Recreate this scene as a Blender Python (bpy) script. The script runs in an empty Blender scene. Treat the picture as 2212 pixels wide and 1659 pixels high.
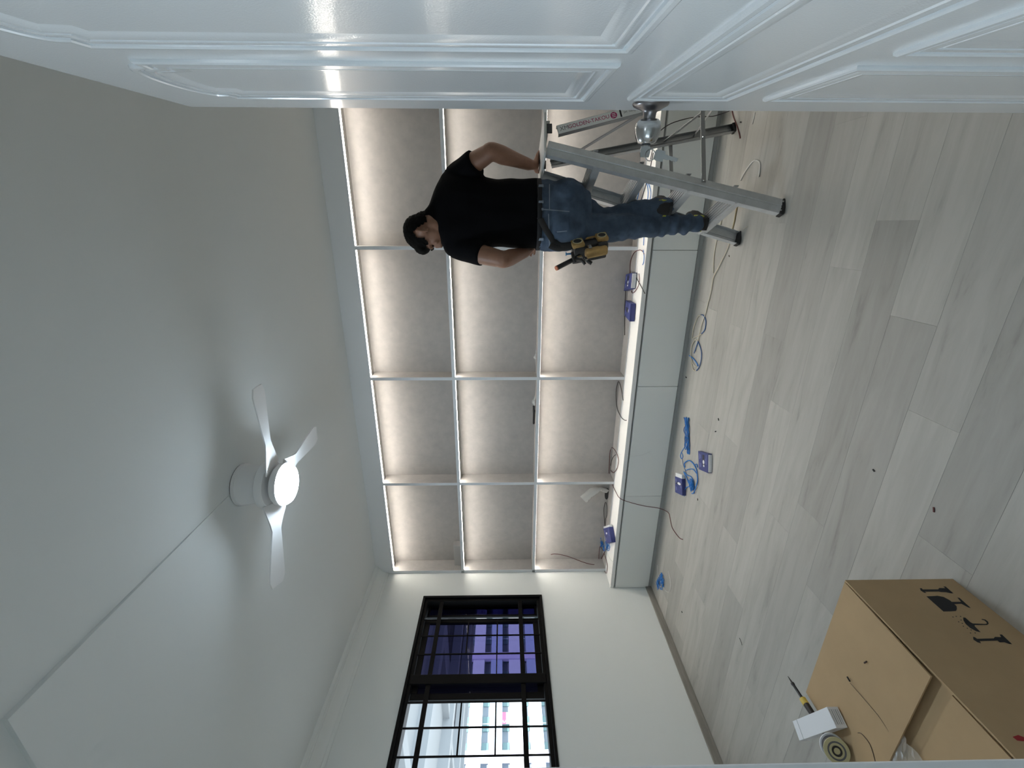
import bpy, bmesh, math, random
from mathutils import Vector, Matrix, Euler, noise
random.seed(7)
PI = math.pi
scn = bpy.context.scene
COL = scn.collection

# ------------------------------------------------------------------ camera
F, YAW, PITCH, ROLL, CAMH = 926.86, 0.3562, 0.0167, -0.0033, 1.355
def axes():
    cy, sy, cp, sp = math.cos(YAW), math.sin(YAW), math.cos(PITCH), math.sin(PITCH)
    f0, r0, u0 = Vector((-sy, cy, 0)), Vector((cy, sy, 0)), Vector((0, 0, 1))
    f = f0*cp - u0*sp; u = u0*cp + f0*sp
    cr, sr = math.cos(ROLL), math.sin(ROLL)
    return r0*cr + u*sr, -(u*cr - r0*sr), f          # right, down, forward of the upright view
RT, DN, FW = axes()
CAM = Vector((0, 0, CAMH))
cd = bpy.data.cameras.new('camera'); cd.sensor_width = 36; cd.lens = F*36/2212
cd.clip_start = 0.02; cd.clip_end = 300
cam = bpy.data.objects.new('camera', cd); COL.objects.link(cam)
cam.matrix_world = Matrix(((DN.x, RT.x, -FW.x, CAM.x), (DN.y, RT.y, -FW.y, CAM.y), (DN.z, RT.z, -FW.z, CAM.z), (0, 0, 0, 1)))
scn.camera = cam
def ray(x, y): return RT*((829.5-y)/F) + DN*((x-1106)/F) + FW
def at(x, y, d): return CAM + ray(x, y)*d                     # point at a given distance along the view axis
def onZ(x, y, z): v = ray(x, y); return CAM + v*((z-CAMH)/v.z)
def onY(x, y, yy): v = ray(x, y); return CAM + v*(yy/v.y)
def onX(x, y, xx): v = ray(x, y); return CAM + v*(xx/v.x)
def onP(x, y, p0, n): v = ray(x, y); return CAM + v*((p0-CAM).dot(n)/v.dot(n))

# ------------------------------------------------------------------ world and exposure
SKY, LED, LAMP, HALL_FILL, SUN = 4.2, 28.0, 120.0, 9.0, 15.0
wd = bpy.data.worlds.new('overcast'); scn.world = wd; wd.use_nodes = True
bg = wd.node_tree.nodes['Background']; bg.inputs[0].default_value = (0.72, 0.88, 1.0, 1); bg.inputs[1].default_value = SKY
sl = bpy.data.lights.new('sun', 'SUN'); sl.energy = SUN; sl.angle = math.radians(1.0); sl.color = (1.0, .97, .92)
so_ = bpy.data.objects.new('sun', sl); COL.objects.link(so_); so_.rotation_euler = Vector((-.74, .22, -.60)).to_track_quat('-Z', 'Y').to_euler()
vs = scn.view_settings
vs.view_transform = 'Standard'; vs.look = 'None'; vs.exposure = 0.0; vs.gamma = 1.0; vs.use_curve_mapping = False
scn.cycles.max_bounces = 10; scn.cycles.diffuse_bounces = 6; scn.cycles.glossy_bounces = 4
scn.cycles.transparent_max_bounces = 12; scn.cycles.sample_clamp_indirect = 6.0

# ------------------------------------------------------------------ helpers
MATS = {}
def mat(name, col, rough=0.6, metal=0.0, spec=0.5, coat=0.0, emit=None, est=0.0, noise_amt=0.0, noise_scale=8.0, bump=0.0, bump_scale=60.0, stretch=None, coat_rough=0.05, alpha=1.0, detail=4):
    m = bpy.data.materials.new(name); m.use_nodes = True
    nt = m.node_tree; b = nt.nodes['Principled BSDF']
    b.inputs['Base Color'].default_value = (*col, 1); b.inputs['Roughness'].default_value = rough
    b.inputs['Metallic'].default_value = metal; b.inputs['Specular IOR Level'].default_value = spec
    b.inputs['Coat Weight'].default_value = coat; b.inputs['Coat Roughness'].default_value = coat_rough
    b.inputs['Alpha'].default_value = alpha
    if emit: b.inputs['Emission Color'].default_value = (*emit, 1); b.inputs['Emission Strength'].default_value = est
    if noise_amt or bump:
        tc = nt.nodes.new('ShaderNodeTexCoord'); mp = nt.nodes.new('ShaderNodeMapping')
        if stretch: mp.inputs['Scale'].default_value = stretch
        nt.links.new(tc.outputs['Object'], mp.inputs[0])
    if noise_amt:
        n = nt.nodes.new('ShaderNodeTexNoise'); n.inputs['Scale'].default_value = noise_scale; n.inputs['Detail'].default_value = detail
        n.inputs['Roughness'].default_value = 0.6
        nt.links.new(mp.outputs[0], n.inputs['Vector'])
        mr = nt.nodes.new('ShaderNodeMapRange'); mr.inputs[1].default_value = 0.3; mr.inputs[2].default_value = 0.7
        mr.inputs[3].default_value = 1-noise_amt; mr.inputs[4].default_value = 1+noise_amt
        nt.links.new(n.outputs[0], mr.inputs[0])
        mx = nt.nodes.new('ShaderNodeMix'); mx.data_type = 'RGBA'; mx.blend_type = 'MULTIPLY'; mx.inputs[0].default_value = 1
        mx.inputs[6].default_value = (*col, 1); nt.links.new(mr.outputs[0], mx.inputs[7])
        nt.links.new(mx.outputs[2], b.inputs['Base Color'])
    if bump:
        n2 = nt.nodes.new('ShaderNodeTexNoise'); n2.inputs['Scale'].default_value = bump_scale; n2.inputs['Detail'].default_value = 3
        nt.links.new(mp.outputs[0], n2.inputs['Vector'])
        bp = nt.nodes.new('ShaderNodeBump'); bp.inputs['Strength'].default_value = bump; bp.inputs['Distance'].default_value = 0.004
        nt.links.new(n2.outputs[0], bp.inputs['Height']); nt.links.new(bp.outputs[0], b.inputs['Normal'])
        if coat: nt.links.new(bp.outputs[0], b.inputs['Coat Normal'])
    MATS[name] = m
    return m
def nodes_of(m): return m.node_tree.nodes, m.node_tree.links, m.node_tree.nodes['Principled BSDF']

def frame_from(z, up=None):
    z = z.normalized(); up = up or (Vector((0, 0, 1)) if abs(z.z) < 0.95 else Vector((0, 1, 0)))
    x = up.cross(z).normalized(); y = z.cross(x)
    return x, y, z
class MB:
    def __init__(s): s.bm = bmesh.new()
    def box(s, c, size, rot=None, bevel=0.0, seg=1):
        r = bmesh.ops.create_cube(s.bm, size=1.0); vs_ = r['verts']
        M = Matrix.Translation(Vector(c)) @ (rot.to_4x4() if rot else Matrix.Identity(4)) @ Matrix.Diagonal((*size, 1))
        bmesh.ops.transform(s.bm, matrix=M, verts=vs_)
        if bevel:
            es = list({e for v in vs_ for e in v.link_edges})
            bmesh.ops.bevel(s.bm, geom=es, offset=bevel, segments=seg, affect='EDGES', profile=0.5)
        return s
    def bx(s, x0, x1, y0, y1, z0, z1, bevel=0.0, seg=1):
        return s.box(((x0+x1)/2, (y0+y1)/2, (z0+z1)/2), (abs(x1-x0), abs(y1-y0), abs(z1-z0)), None, bevel, seg)
    def tube(s, pts, r, n=8, cap=True, flat=1.0, up=None):
        pts = [Vector(p) for p in pts]; rs = r if isinstance(r, (list, tuple)) else [r]*len(pts)
        rings = []; px = None
        for i, p in enumerate(pts):
            t = (pts[min(i+1, len(pts)-1)] - pts[max(i-1, 0)])
            if t.length < 1e-9: t = Vector((0, 0, 1))
            t.normalize()
            if px is None: x, y, _ = frame_from(t, up)
            else:
                x = px - t*px.dot(t)
                if x.length < 1e-6: x, y, _ = frame_from(t, up)
                x.normalize(); y = t.cross(x)
            px = x
            ri = rs[i]; rx, ry = ri if isinstance(ri, (list, tuple)) else (ri, ri*flat)
            rings.append([s.bm.verts.new(p + x*math.cos(2*PI*k/n)*rx + y*math.sin(2*PI*k/n)*ry) for k in range(n)])
        for a, b in zip(rings, rings[1:]):
            for k in range(n): s.bm.faces.new((a[k], a[(k+1) % n], b[(k+1) % n], b[k]))
        if cap:
            s.bm.faces.new(rings[0][::-1]); s.bm.faces.new(rings[-1])
        return s
    def rings(s, rings, cap=True, closed=True):
        rr = [[s.bm.verts.new(Vector(p)) for p in r] for r in rings]; n = len(rr[0])
        for a, b in zip(rr, rr[1:]):
            for k in range(n if closed else n-1): s.bm.faces.new((a[k], a[(k+1) % n], b[(k+1) % n], b[k]))
        if cap and closed: s.bm.faces.new(rr[0][::-1]); s.bm.faces.new(rr[-1])
        return s
    def lathe(s, prof, o, axis, n=32):
        x, y, z = frame_from(Vector(axis)); o = Vector(o)
        return s.rings([[o + z*h + (x*math.cos(2*PI*k/n) + y*math.sin(2*PI*k/n))*max(r, 1e-5) for k in range(n)] for r, h in prof])
    def prism(s, poly, depth, M=Matrix.Identity(4)):
        a = [s.bm.verts.new(M @ Vector((p[0], p[1], 0))) for p in poly]; b = [s.bm.verts.new(M @ Vector((p[0], p[1], depth))) for p in poly]
        n = len(poly); s.bm.faces.new(a[::-1]); s.bm.faces.new(b)
        for k in range(n): s.bm.faces.new((a[k], a[(k+1) % n], b[(k+1) % n], b[k]))
        return s
    def ell(s, c, r, M=None, n=16, m=10):
        res = bmesh.ops.create_uvsphere(s.bm, u_segments=n, v_segments=m, radius=1.0)
        T = Matrix.Translation(Vector(c)) @ (M.to_4x4() if M else Matrix.Identity(4)) @ Matrix.Diagonal((*r, 1))
        bmesh.ops.transform(s.bm, matrix=T, verts=res['verts']); return s
    def sweep(s, path, prof, closed=True, nrm=Vector((0, 0, 1))):
        """profile (offset inwards, height) swept along a planar path with mitred corners; nrm = plane normal"""
        n = len(path); path = [Vector(p) for p in path]; rr = []
        for i, p in enumerate(path):
            d0 = (p - path[i-1]).normalized() if (closed or i) else (path[1]-p).normalized()
            d1 = (path[(i+1) % n] - p).normalized() if (closed or i < n-1) else d0
            t = (d0+d1).normalized(); side = nrm.cross(t); k = 1/max(0.3, math.sqrt(max(0.0, (1+d0.dot(d1))/2)))
            rr.append([p + side*(o*k) + nrm*h for o, h in prof])
        if closed: rr.append(rr[0])
        vv = [[s.bm.verts.new(q) for q in r] for r in (rr[:-1] if closed else rr)]
        if closed: vv.append(vv[0])
        for a, b in zip(vv, vv[1:]):
            for k in range(len(prof)-1): s.bm.faces.new((a[k], a[k+1], b[k+1], b[k]))
        return s
    def mesh(s, name):
        bmesh.ops.recalc_face_normals(s.bm, faces=s.bm.faces[:])
        me = bpy.data.meshes.new(name); s.bm.to_mesh(me); s.bm.free(); return me
    def build(s, name, m, parent=None, smooth=False, origin=None, ang=40):
        """vertices are in world metres (or in the parent's frame if the parent is still at the origin)"""
        me = s.mesh(name)
        if m: me.materials.append(m if not isinstance(m, str) else MATS[m])
        o = bpy.data.objects.new(name, me); COL.objects.link(o)
        if smooth: shade(me, ang)
        if parent is not None:
            o.parent = parent; off = wloc(parent)
            me.transform(Matrix.Translation(-off))
        else:
            if origin is None:
                xs = [v.co for v in me.vertices]
                origin = Vector((sum(v.x for v in xs)/len(xs), sum(v.y for v in xs)/len(xs), min(v.z for v in xs)))
            me.transform(Matrix.Translation(-Vector(origin))); o.location = origin
        return o
def wloc(o):
    v = Vector(o.location)
    while o.parent: o = o.parent; v = v + Vector(o.location)
    return v
def shade(me, ang=40):
    me.shade_smooth()
    a = math.radians(ang)
    bm = bmesh.new(); bm.from_mesh(me)
    for e in bm.edges:
        e.smooth = not (len(e.link_faces) == 2 and e.calc_face_angle(0) > a)
    bm.to_mesh(me); bm.free()
def tag(o, label=None, cat=None, group=None, kind=None):
    if label: o['label'] = label
    if cat: o['category'] = cat
    if group: o['group'] = group
    if kind: o['kind'] = kind
    return o
def thing(name, label, cat, loc=(0, 0, 0), rot=(0, 0, 0), group=None):
    o = bpy.data.objects.new(name, None); COL.objects.link(o); o.location = loc; o.rotation_euler = rot
    o.empty_display_size = 0.05
    return tag(o, label, cat, group)
def struct(o): o['kind'] = 'structure'; return o
def spline(pts, n=6):
    pts = [Vector(p) for p in pts]; out = []
    for i in range(len(pts)-1):
        p0, p1, p2, p3 = pts[max(i-1, 0)], pts[i], pts[i+1], pts[min(i+2, len(pts)-1)]
        for k in range(n):
            t = k/n
            out.append(0.5*((2*p1) + (p2-p0)*t + (2*p0-5*p1+4*p2-p3)*t*t + (3*p1-p0-3*p2+p3)*t**3))
    return out + [pts[-1]]
# ------------------------------------------------------------------ materials
mat('ceiling_paint', (0.74, 0.775, 0.78), 0.9, bump=0.05, bump_scale=90)
mat('wall_paint', (0.74, 0.765, 0.75), 0.85, bump=0.05, bump_scale=120)
mat('white_board', (0.84, 0.86, 0.88), 0.45)
mat('cabinet_front', (0.80, 0.82, 0.80), 0.5)
mat('cabinet_trim', (0.36, 0.37, 0.365), 0.5)
mat('ledge_white', (0.86, 0.86, 0.84), 0.4)
mat('black_frame', (0.003, 0.0028, 0.0028), 0.5, spec=.12)
mat('skirting', (0.24, 0.225, 0.20), 0.6, noise_amt=0.15, noise_scale=6, stretch=(1, 1, 10))
mat('led', (1, 1, 1), 0.5, emit=(1.0, 0.93, 0.83), est=LED)
mat('lamp_glow', (1, 1, 1), 0.5, emit=(0.74, 0.88, 1.0), est=LAMP)
mat('fan_white', (0.82, 0.83, 0.84), 0.4)
mat('dark_gap', (0.03, 0.03, 0.03), 0.8)
# concrete-look laminate
m = mat('concrete_laminate', (0.40, 0.375, 0.35), 0.6)
N, L, B = nodes_of(m)
tc = N.new('ShaderNodeTexCoord'); n1 = N.new('ShaderNodeTexNoise'); n1.inputs['Scale'].default_value = 13; n1.inputs['Detail'].default_value = 9; n1.inputs['Roughness'].default_value = 0.68
L.new(tc.outputs['Object'], n1.inputs['Vector'])
cr = N.new('ShaderNodeValToRGB'); e = cr.color_ramp.elements
e[0].position = 0.30; e[0].color = (0.36, 0.345, 0.335, 1); e[1].position = 0.72; e[1].color = (0.44, 0.42, 0.40, 1)
L.new(n1.outputs[0], cr.inputs[0]); L.new(cr.outputs[0], B.inputs['Base Color'])
# vinyl planks
m = mat('vinyl_plank', (0.4, 0.38, 0.35), 0.42)
N, L, B = nodes_of(m)
tc = N.new('ShaderNodeTexCoord'); oi = N.new('ShaderNodeObjectInfo'); mp = N.new('ShaderNodeMapping'); mp.inputs['Scale'].default_value = (1.1, 9.0, 1)
av = N.new('ShaderNodeVectorMath'); av.operation = 'ADD'; ms = N.new('ShaderNodeMath'); ms.operation = 'MULTIPLY'; ms.inputs[1].default_value = 57.0
L.new(oi.outputs['Random'], ms.inputs[0]); L.new(tc.outputs['Object'], av.inputs[0]); L.new(ms.outputs[0], av.inputs[1]); L.new(av.outputs[0], mp.inputs[0])
n1 = N.new('ShaderNodeTexNoise'); n1.inputs['Scale'].default_value = 2.2; n1.inputs['Detail'].default_value = 8; n1.inputs['Roughness'].default_value = 0.62; n1.inputs['Distortion'].default_value = 0.5
L.new(mp.outputs[0], n1.inputs['Vector'])
cr = N.new('ShaderNodeValToRGB'); e = cr.color_ramp.elements
e[0].position = 0.24; e[0].color = (0.25, 0.245, 0.228, 1); e[1].position = 0.62; e[1].color = (0.42, 0.415, 0.39, 1)
x = e.new(0.40); x.color = (0.37, 0.365, 0.34, 1)
L.new(n1.outputs[0], cr.inputs[0])
hv = N.new('ShaderNodeMapRange'); hv.inputs[3].default_value = 0.82; hv.inputs[4].default_value = 1.06; L.new(oi.outputs['Random'], hv.inputs[0])
mx = N.new('ShaderNodeMix'); mx.data_type = 'RGBA'; mx.blend_type = 'MULTIPLY'; mx.inputs[0].default_value = 1
L.new(cr.outputs[0], mx.inputs[6]); L.new(hv.outputs[0], mx.inputs[7]); L.new(mx.outputs[2], B.inputs['Base Color'])
# tinted glass: see-through with a violet-grey film and a clean reflection
def glass_mat(name, tint, fres):
    m = bpy.data.materials.new(name); m.use_nodes = True; N = m.node_tree.nodes; L = m.node_tree.links
    for q in list(N):
        if q.type != 'OUTPUT_MATERIAL': N.remove(q)
    out = [q for q in N if q.type == 'OUTPUT_MATERIAL'][0]
    t = N.new('ShaderNodeBsdfTransparent'); t.inputs[0].default_value = (*tint, 1)
    g = N.new('ShaderNodeBsdfGlossy'); g.inputs['Roughness'].default_value = 0.01
    mxs = N.new('ShaderNodeMixShader'); fr = N.new('ShaderNodeFresnel'); fr.inputs[0].default_value = fres
    L.new(fr.outputs[0], mxs.inputs[0]); L.new(t.outputs[0], mxs.inputs[1]); L.new(g.outputs[0], mxs.inputs[2]); L.new(mxs.outputs[0], out.inputs[0])
    MATS[name] = m; return m
glass_mat('tinted_glass', (0.185, 0.18, 0.275), 1.2)

# ------------------------------------------------------------------ room shell
XW, XR, YF, YB, YC, ZC, YN = -3.16, 1.75, 3.2587, 3.40, 3.057, 2.597, 0.313
DX0, DX1, DH = -0.607, 0.235, 2.075        # doorway opening
W0, W1, WZ0, WZ1 = 1.44, 2.98, 1.026, 2.096  # window opening (Y, Z)
def wall(name, boxes, m='wall_paint'):
    b = MB()
    for q in boxes: b.bx(*q)
    return struct(b.build(name, m))
T = 0.12
wall('wall_left', [(XW-T, XW, YN-.1, YB+.1, 0, WZ0), (XW-T, XW, YN-.1, YB+.1, WZ1, ZC+.05), (XW-T, XW, YN-.1, W0, WZ0, WZ1), (XW-T, XW, W1, YB+.1, WZ0, WZ1)])
wall('wall_back', [(XW, XR, YB+.018, YB+.12, 0, ZC+.05)])
wall('wall_right', [(XR, XR+.1, -1.6, YB+.12, 0, ZC+.05)])
wall('wall_front', [(XW, DX0-.05, YN-T, YN, 0, ZC+.05), (DX1+.05, XR, YN-T, YN, 0, ZC+.05), (DX0-.05, DX1+.05, YN-T, YN, DH+.04, ZC+.05)])
struct(MB().bx(XW, XR, YN, YB+.02, ZC, ZC+.12).build('ceiling', 'ceiling_paint'))
# hallway the picture was taken from
wall('wall_hall', [(-1.5, -1.4, -1.6, YN-T, 0, .85), (-1.5, -1.4, -1.6, YN-T, 2.25, ZC), (-1.5, -1.4, -.12, YN-T, .85, 2.25), (-1.5, -1.4, -1.6, -1.45, .85, 2.25), (-1.5, XR+.1, -1.7, -1.6, 0, ZC)])  # opening in the left wall added to let skylight reach the door
struct(MB().bx(-1.5, XR+.1, -1.7, YN-T, ZC, ZC+.1).build('ceiling_hall', 'ceiling_paint'))
struct(MB().bx(-1.5, XR+.1, -1.6, YN-T, -.03, 0).build('floor_hall', 'skirting'))
# door lining
b = MB(); b.bx(DX0-.05, DX0, YN-T-.012, YN+.008, 0, DH+.04, .003); b.bx(DX1, DX1+.05, YN-T-.012, YN+.008, 0, DH+.04, .003); b.bx(DX0, DX1, YN-T-.012, YN+.008, DH, DH+.04, .003)
struct(b.build('trim_1', 'white_board'))

# floor: one object per vinyl plank
fl = struct(MB().bx(XW, XR, YN-T, YB, -.06, -.004).build('floor', 'skirting'))
PWID, PLEN = 0.175, 1.22
joints = {1.125: -0.58, 0.95: -0.951, 1.475: -1.204, 1.30: -0.296, 1.825: -0.216+.6}
pm = {}
def plank(x0, x1, y0, y1):
    key = (round(x1-x0, 3), round(y1-y0, 3))
    if key not in pm:
        b = MB(); b.bx(-(x1-x0)/2, (x1-x0)/2, -(y1-y0)/2, (y1-y0)/2, -.004, 0)
        es = [ed for ed in b.bm.edges if all(v.co.z > -.001 for v in ed.verts)]
        bmesh.ops.bevel(b.bm, geom=es, offset=.0005, segments=1, affect='EDGES')
        me = b.mesh('plank'); me.materials.append(MATS['vinyl_plank']); pm[key] = me
    o = bpy.data.objects.new('plank', pm[key]); COL.objects.link(o); o.parent = fl
    o.location = Vector(((x0+x1)/2, (y0+y1)/2, 0)) - wloc(fl)
yy = 2.0 - 11*PWID
while yy < YB-.01:
    y1 = min(yy+PWID, YB); y0 = max(yy, YN-T)
    j = None
    for k, v in joints.items():
        if abs(k-yy) < .01: j = v
    if j is None: j = random.uniform(-.6, .6)
    xs = [XW] + [x for x in [j+PLEN*k for k in range(-4, 5)] if XW+.08 < x < XR-.08] + [XR]
    if y1-y0 > .02:
        for a, c in zip(xs, xs[1:]): plank(a+.0001, c-.0001, y0+.0001, y1-.0001)
    yy += PWID

# skirting, crown moulding, uneven ceiling board
struct(MB().bx(XW, XW+.012, YN, YC+.02, 0, .055, .003).build('baseboard_left', 'skirting'))
struct(MB().bx(XW, DX0-.05, YN, YN+.012, 0, .055, .003).build('baseboard_front', 'skirting'))
prof = [(0.0, 2.478), (.006, 2.478), (.010, 2.484), (.010, 2.500), (.016, 2.504), (.018, 2.512), (.024, 2.524), (.036, 2.540), (.050, 2.551), (.060, 2.556), (.063, 2.562), (.072, 2.564), (.074, 2.572), (.086, 2.575), (.090, 2.580), (.092, ZC)]
b = MB(); b.rings([[(XW+o, y, z) for o, z in prof] for y in (YN, YF+.01)], cap=False, closed=False)
struct(b.build('trim_2', 'wall_paint', smooth=True, ang=50))
crown_poly = prof
b = MB()
X0, X1, Ya, Yb = -3.0, -1.145, 0.722, 1.68
top = [(X0, Ya), (X1, Ya), (X1, Yb), (X0, Yb)]; drop = [0.0005, .017, .0006, .0005]
b.rings([[(x, y, ZC-d) for (x, y), d in zip(top, drop)], [(x, y, ZC+.002) for x, y in top]])
struct(b.build('trim_3', 'ceiling_paint'))

# ------------------------------------------------------------------ window
win = struct(bpy.data.objects.new('window_1', None)); COL.objects.link(win); win.location = (XW, (W0+W1)/2, WZ0)
XG = XW-.06
b = MB()   # outer frame: stepped profile around the opening
path = [(XW+.012, W0, WZ0), (XW+.012, W0, WZ1), (XW+.012, W1, WZ1), (XW+.012, W1, WZ0)]
def frame_ring(b, y0, y1, z0, z1, wid, x0, x1, bev=.003):
    b.bx(x0, x1, y0, y0+wid, z0, z1, bev); b.bx(x0, x1, y1-wid, y1, z0, z1, bev)
    b.bx(x0, x1, y0+wid, y1-wid, z0, z0+wid, bev); b.bx(x0, x1, y0+wid, y1-wid, z1-wid, z1, bev)
frame_ring(b, W0, W1, WZ0, WZ1, .022, XW-.02, XW+.014)
frame_ring(b, W0+.018, W1-.018, WZ0+.018, WZ1-.018, .030, XW-.11, XW-.004)
b.build('window_frame', 'black_frame', win)
MB().bx(XG-.05, XW+.002, 2.19, 2.262, WZ0+.03, WZ1-.03, .003).build('mullion', 'black_frame', win)
def sash(y0, y1, x, wid=.045, label=None):
    f = MB(); frame_ring(f, y0, y1, WZ0+.05, WZ1-.05, wid, x-.012, x+.012, .002)
    f = f.build('sash_frame', 'black_frame', win)
    MB().bx(x-.003, x+.003, y0+wid-.005, y1-wid+.005, WZ0+.05+wid-.005, WZ1-.05-wid+.005).build('pane', 'tinted_glass', f)
sash(2.10, 2.775, XW-.045)
sash(2.828, 2.955, XW-.085, .02)
MB().bx(XW-.105, XW-.100, 2.84, 2.95, WZ0+.06, WZ1-.06).build('pane', 'tinted_glass', win)
# wrought grille in front of the glass
XB = XW-.012
zt = [onX(955, 1318, XB).z, onX(899, 1655, XB).z]; ZA, ZB_ = 1.925, 1.226
g = lambda y0, y1, z0, z1, d=.005: MB().bx(XB-d, XB+d, y0, y1, z0, z1, .001).build('grille_bar', 'black_frame', win)
g(W0+.03, W1-.04, ZA-.017, ZA+.017); g(W0+.03, W1-.04, ZB_-.017, ZB_+.017)
vy = [onX(1100, q, XB).y for q in (1337, 1372, 1411.5, 1515, 1570, 1632)] + [1.6]
for q in vy: g(q-.0055, q+.0055, WZ0+.04, WZ1-.04, .004)
ZM1, ZM2 = 1.668, 1.425
for (a, c) in ((vy[2], vy[0]), (vy[5], vy[3])):
    g(a, c, ZM1-.0055, ZM1+.0055, .004); g(a, c, ZM2-.0055, ZM2+.0055, .004)
g(2.26, vy[2], ZM2-.004, ZM2+.004, .004)
# crack of trim paint outside the frame
# ------------------------------------------------------------------ outside the window
mat('facade_white', (0.80, 0.82, 0.84), 0.8); mat('facade_lilac', (0.72, 0.66, 0.82), 0.8); mat('facade_blue', (0.50, 0.60, 0.72), 0.8)
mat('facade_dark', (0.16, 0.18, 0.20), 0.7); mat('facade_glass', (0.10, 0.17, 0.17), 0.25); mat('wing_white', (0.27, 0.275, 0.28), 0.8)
mat('ground_concrete', (.26, .26, .25), .9); mat('soffit_shade', (.035, .035, .04), .7); mat('flag_red', (0.75, 0.05, 0.10), 0.7)
XF = -65.0
bd = thing('apartment_block', 'long pale apartment block with stacked corridor bands opposite the window', 'building', (XF-3, 20, -20))
FH, H0 = 2.82, 1.37-1.41
for k in range(-7, 8):
    z = H0 + k*FH
    MB().bx(XF-.2, XF, -6, 120, z-.90, z+.90).build('parapet', 'facade_blue' if k % 2 else 'facade_white', bd)
for k in range(-7, 8):
    z = H0 + k*FH
    MB().bx(XF-1.2, XF-1.0, -6, 120, z+.9, z+1.95).build('corridor_wall', 'facade_dark', bd)
    for j in range(26):
        y = 6 + 3.3*j
        MB().bx(XF-1.0, XF-.9, y, y+1.9, z+.98, z+1.84).build('window', 'facade_glass', bd)
        if 8 < y < 60 and abs(k) < 5: MB().bx(XF-.9, XF-.86, y+.9, y+1.0, z+.98, z+1.84).build('window_bar', 'facade_white', bd)
for y in (8.5, 22, 35.5, 49.3, 62, 76): MB().bx(XF-.4, XF+.25, y-.55, y+.55, -20, 24).build('pillar', 'facade_lilac', bd)
fp = onX(1089.5, 1551, XF+.02)
fg = thing('red_flag', 'small red and white flag hanging on the building opposite the window', 'flag', fp)
MB().bx(XF+.002, XF+.03, fp.y-.75, fp.y+.75, fp.z-.25, fp.z+.30).build('cloth_red', 'flag_red', fg)
MB().bx(XF+.002, XF+.03, fp.y-.75, fp.y+.75, fp.z-.80, fp.z-.25).build('cloth_white', 'facade_white', fg)
cq = Vector((XF+.04, fp.y-.42, fp.z+.02)); MB().rings([[cq + Vector((dx, .20*math.cos(t_)-.0*dx, .20*math.sin(t_))) for t_ in [PI*.3+PI*1.4*k/14 for k in range(15)]] + [cq + Vector((dx, .05+.15*math.cos(t_), .15*math.sin(t_))) for t_ in [PI*.3+PI*1.4*k/14 for k in range(14, -1, -1)]] for dx in (0, .01)]).build('crescent', 'facade_white', fg)
# upper storey that projects above the view
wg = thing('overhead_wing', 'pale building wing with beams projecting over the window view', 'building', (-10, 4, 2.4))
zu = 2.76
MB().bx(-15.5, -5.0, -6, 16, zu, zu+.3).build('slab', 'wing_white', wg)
for i in range(9): MB().bx(-15.4+1.15*i, -14.3+1.15*i, 7.7, 15.9, zu-.012, zu+.01).build('soffit_shade_panel', 'soffit_shade', wg)  # near-black colour stands in for shade under the far end of the slab
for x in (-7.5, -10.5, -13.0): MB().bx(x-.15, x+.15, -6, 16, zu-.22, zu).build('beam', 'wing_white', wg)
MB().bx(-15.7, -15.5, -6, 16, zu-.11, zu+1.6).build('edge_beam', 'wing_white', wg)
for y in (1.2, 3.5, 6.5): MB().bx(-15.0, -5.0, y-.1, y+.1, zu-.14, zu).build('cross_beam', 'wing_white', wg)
struct(MB().bx(-90, -4, -60, 110, -20.3, -20).build('ground_outside', 'ground_concrete'))

# ------------------------------------------------------------------ shelf wall
sw = thing('wall_shelf_unit', 'full-width grid shelf of grey concrete-look cells with white edges and lit strips', 'shelf', ((XW+XR)/2, (YF+YB)/2, .384))
TH = .025
XS = [-2.1560, -1.1665, -.1625, .84]
shelves = [(1.7549, 1.7799), (1.0711, 1.0961)]
cells = []
xl = [XW+.002] + XS + [XR]
zl = [2.4318, shelves[0][0], shelves[1][0]]; zb = [shelves[0][1], shelves[1][1], .384]
MB().bx(XW+.001, XR, YB-.003, YB+.016, .384, ZC-.01).build('back_panel', 'concrete_laminate', sw)
# header, its left end scribed round the crown moulding
hx = [(XW+.002, 2.4318), (XW+.002, 2.474)] + [(XW+o+.002, z) for o, z in prof[1:]] + [(XR, ZC-.001), (XR, 2.4318)]
b = MB(); b.prism(hx, .02, Matrix(((1, 0, 0, 0), (0, 0, 1, YF), (0, 1, 0, 0), (0, 0, 0, 1)))); b.build('header_board', 'white_board', sw)
MB().bx(XW+.002, XR, YF+.02, YB-.003, 2.4318+.012, 2.4318+.03).build('top_board', 'concrete_laminate', sw)
def board(name, x0, x1, z0, z1):
    MB().bx(x0, x1, YF+.0015, YB-.003, z0, z1).build(name, 'concrete_laminate', sw)
    MB().bx(x0, x1, YF, YF+.0015, z0, z1).build('edge_strip', 'white_board', sw)
for z0, z1 in shelves: board('shelf', XW+.022, XR, z0, z1)
MB().bx(XW+.022, XR, YF+.0015, YB-.003, .3837, .3865).build('bottom_board', 'concrete_laminate', sw); MB().bx(XW+.022, XR, YF-.002, YF+.0015, .3837, .3872).build('edge_strip', 'white_board', sw)
for r in range(3):
    for x in [XW+.0175] + XS:
        w_ = .0155 if x < -3 else TH/2
        board('divider', x-w_, x+w_, zb[r], zl[r])
for r in range(3):
    for c in range(5):
        x0 = xl[c]+(.034 if c == 0 else TH/2); x1 = xl[c+1]-(TH/2 if c < 4 else 0)
        zt_ = zl[r] + (.0 if r else .0)
        b = MB(); b.bx(x0+.004, x1-.004, YF+.006, YF+.036, zt_-.0007, zt_+.002); b.build('light_strip', 'led', sw)

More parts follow.
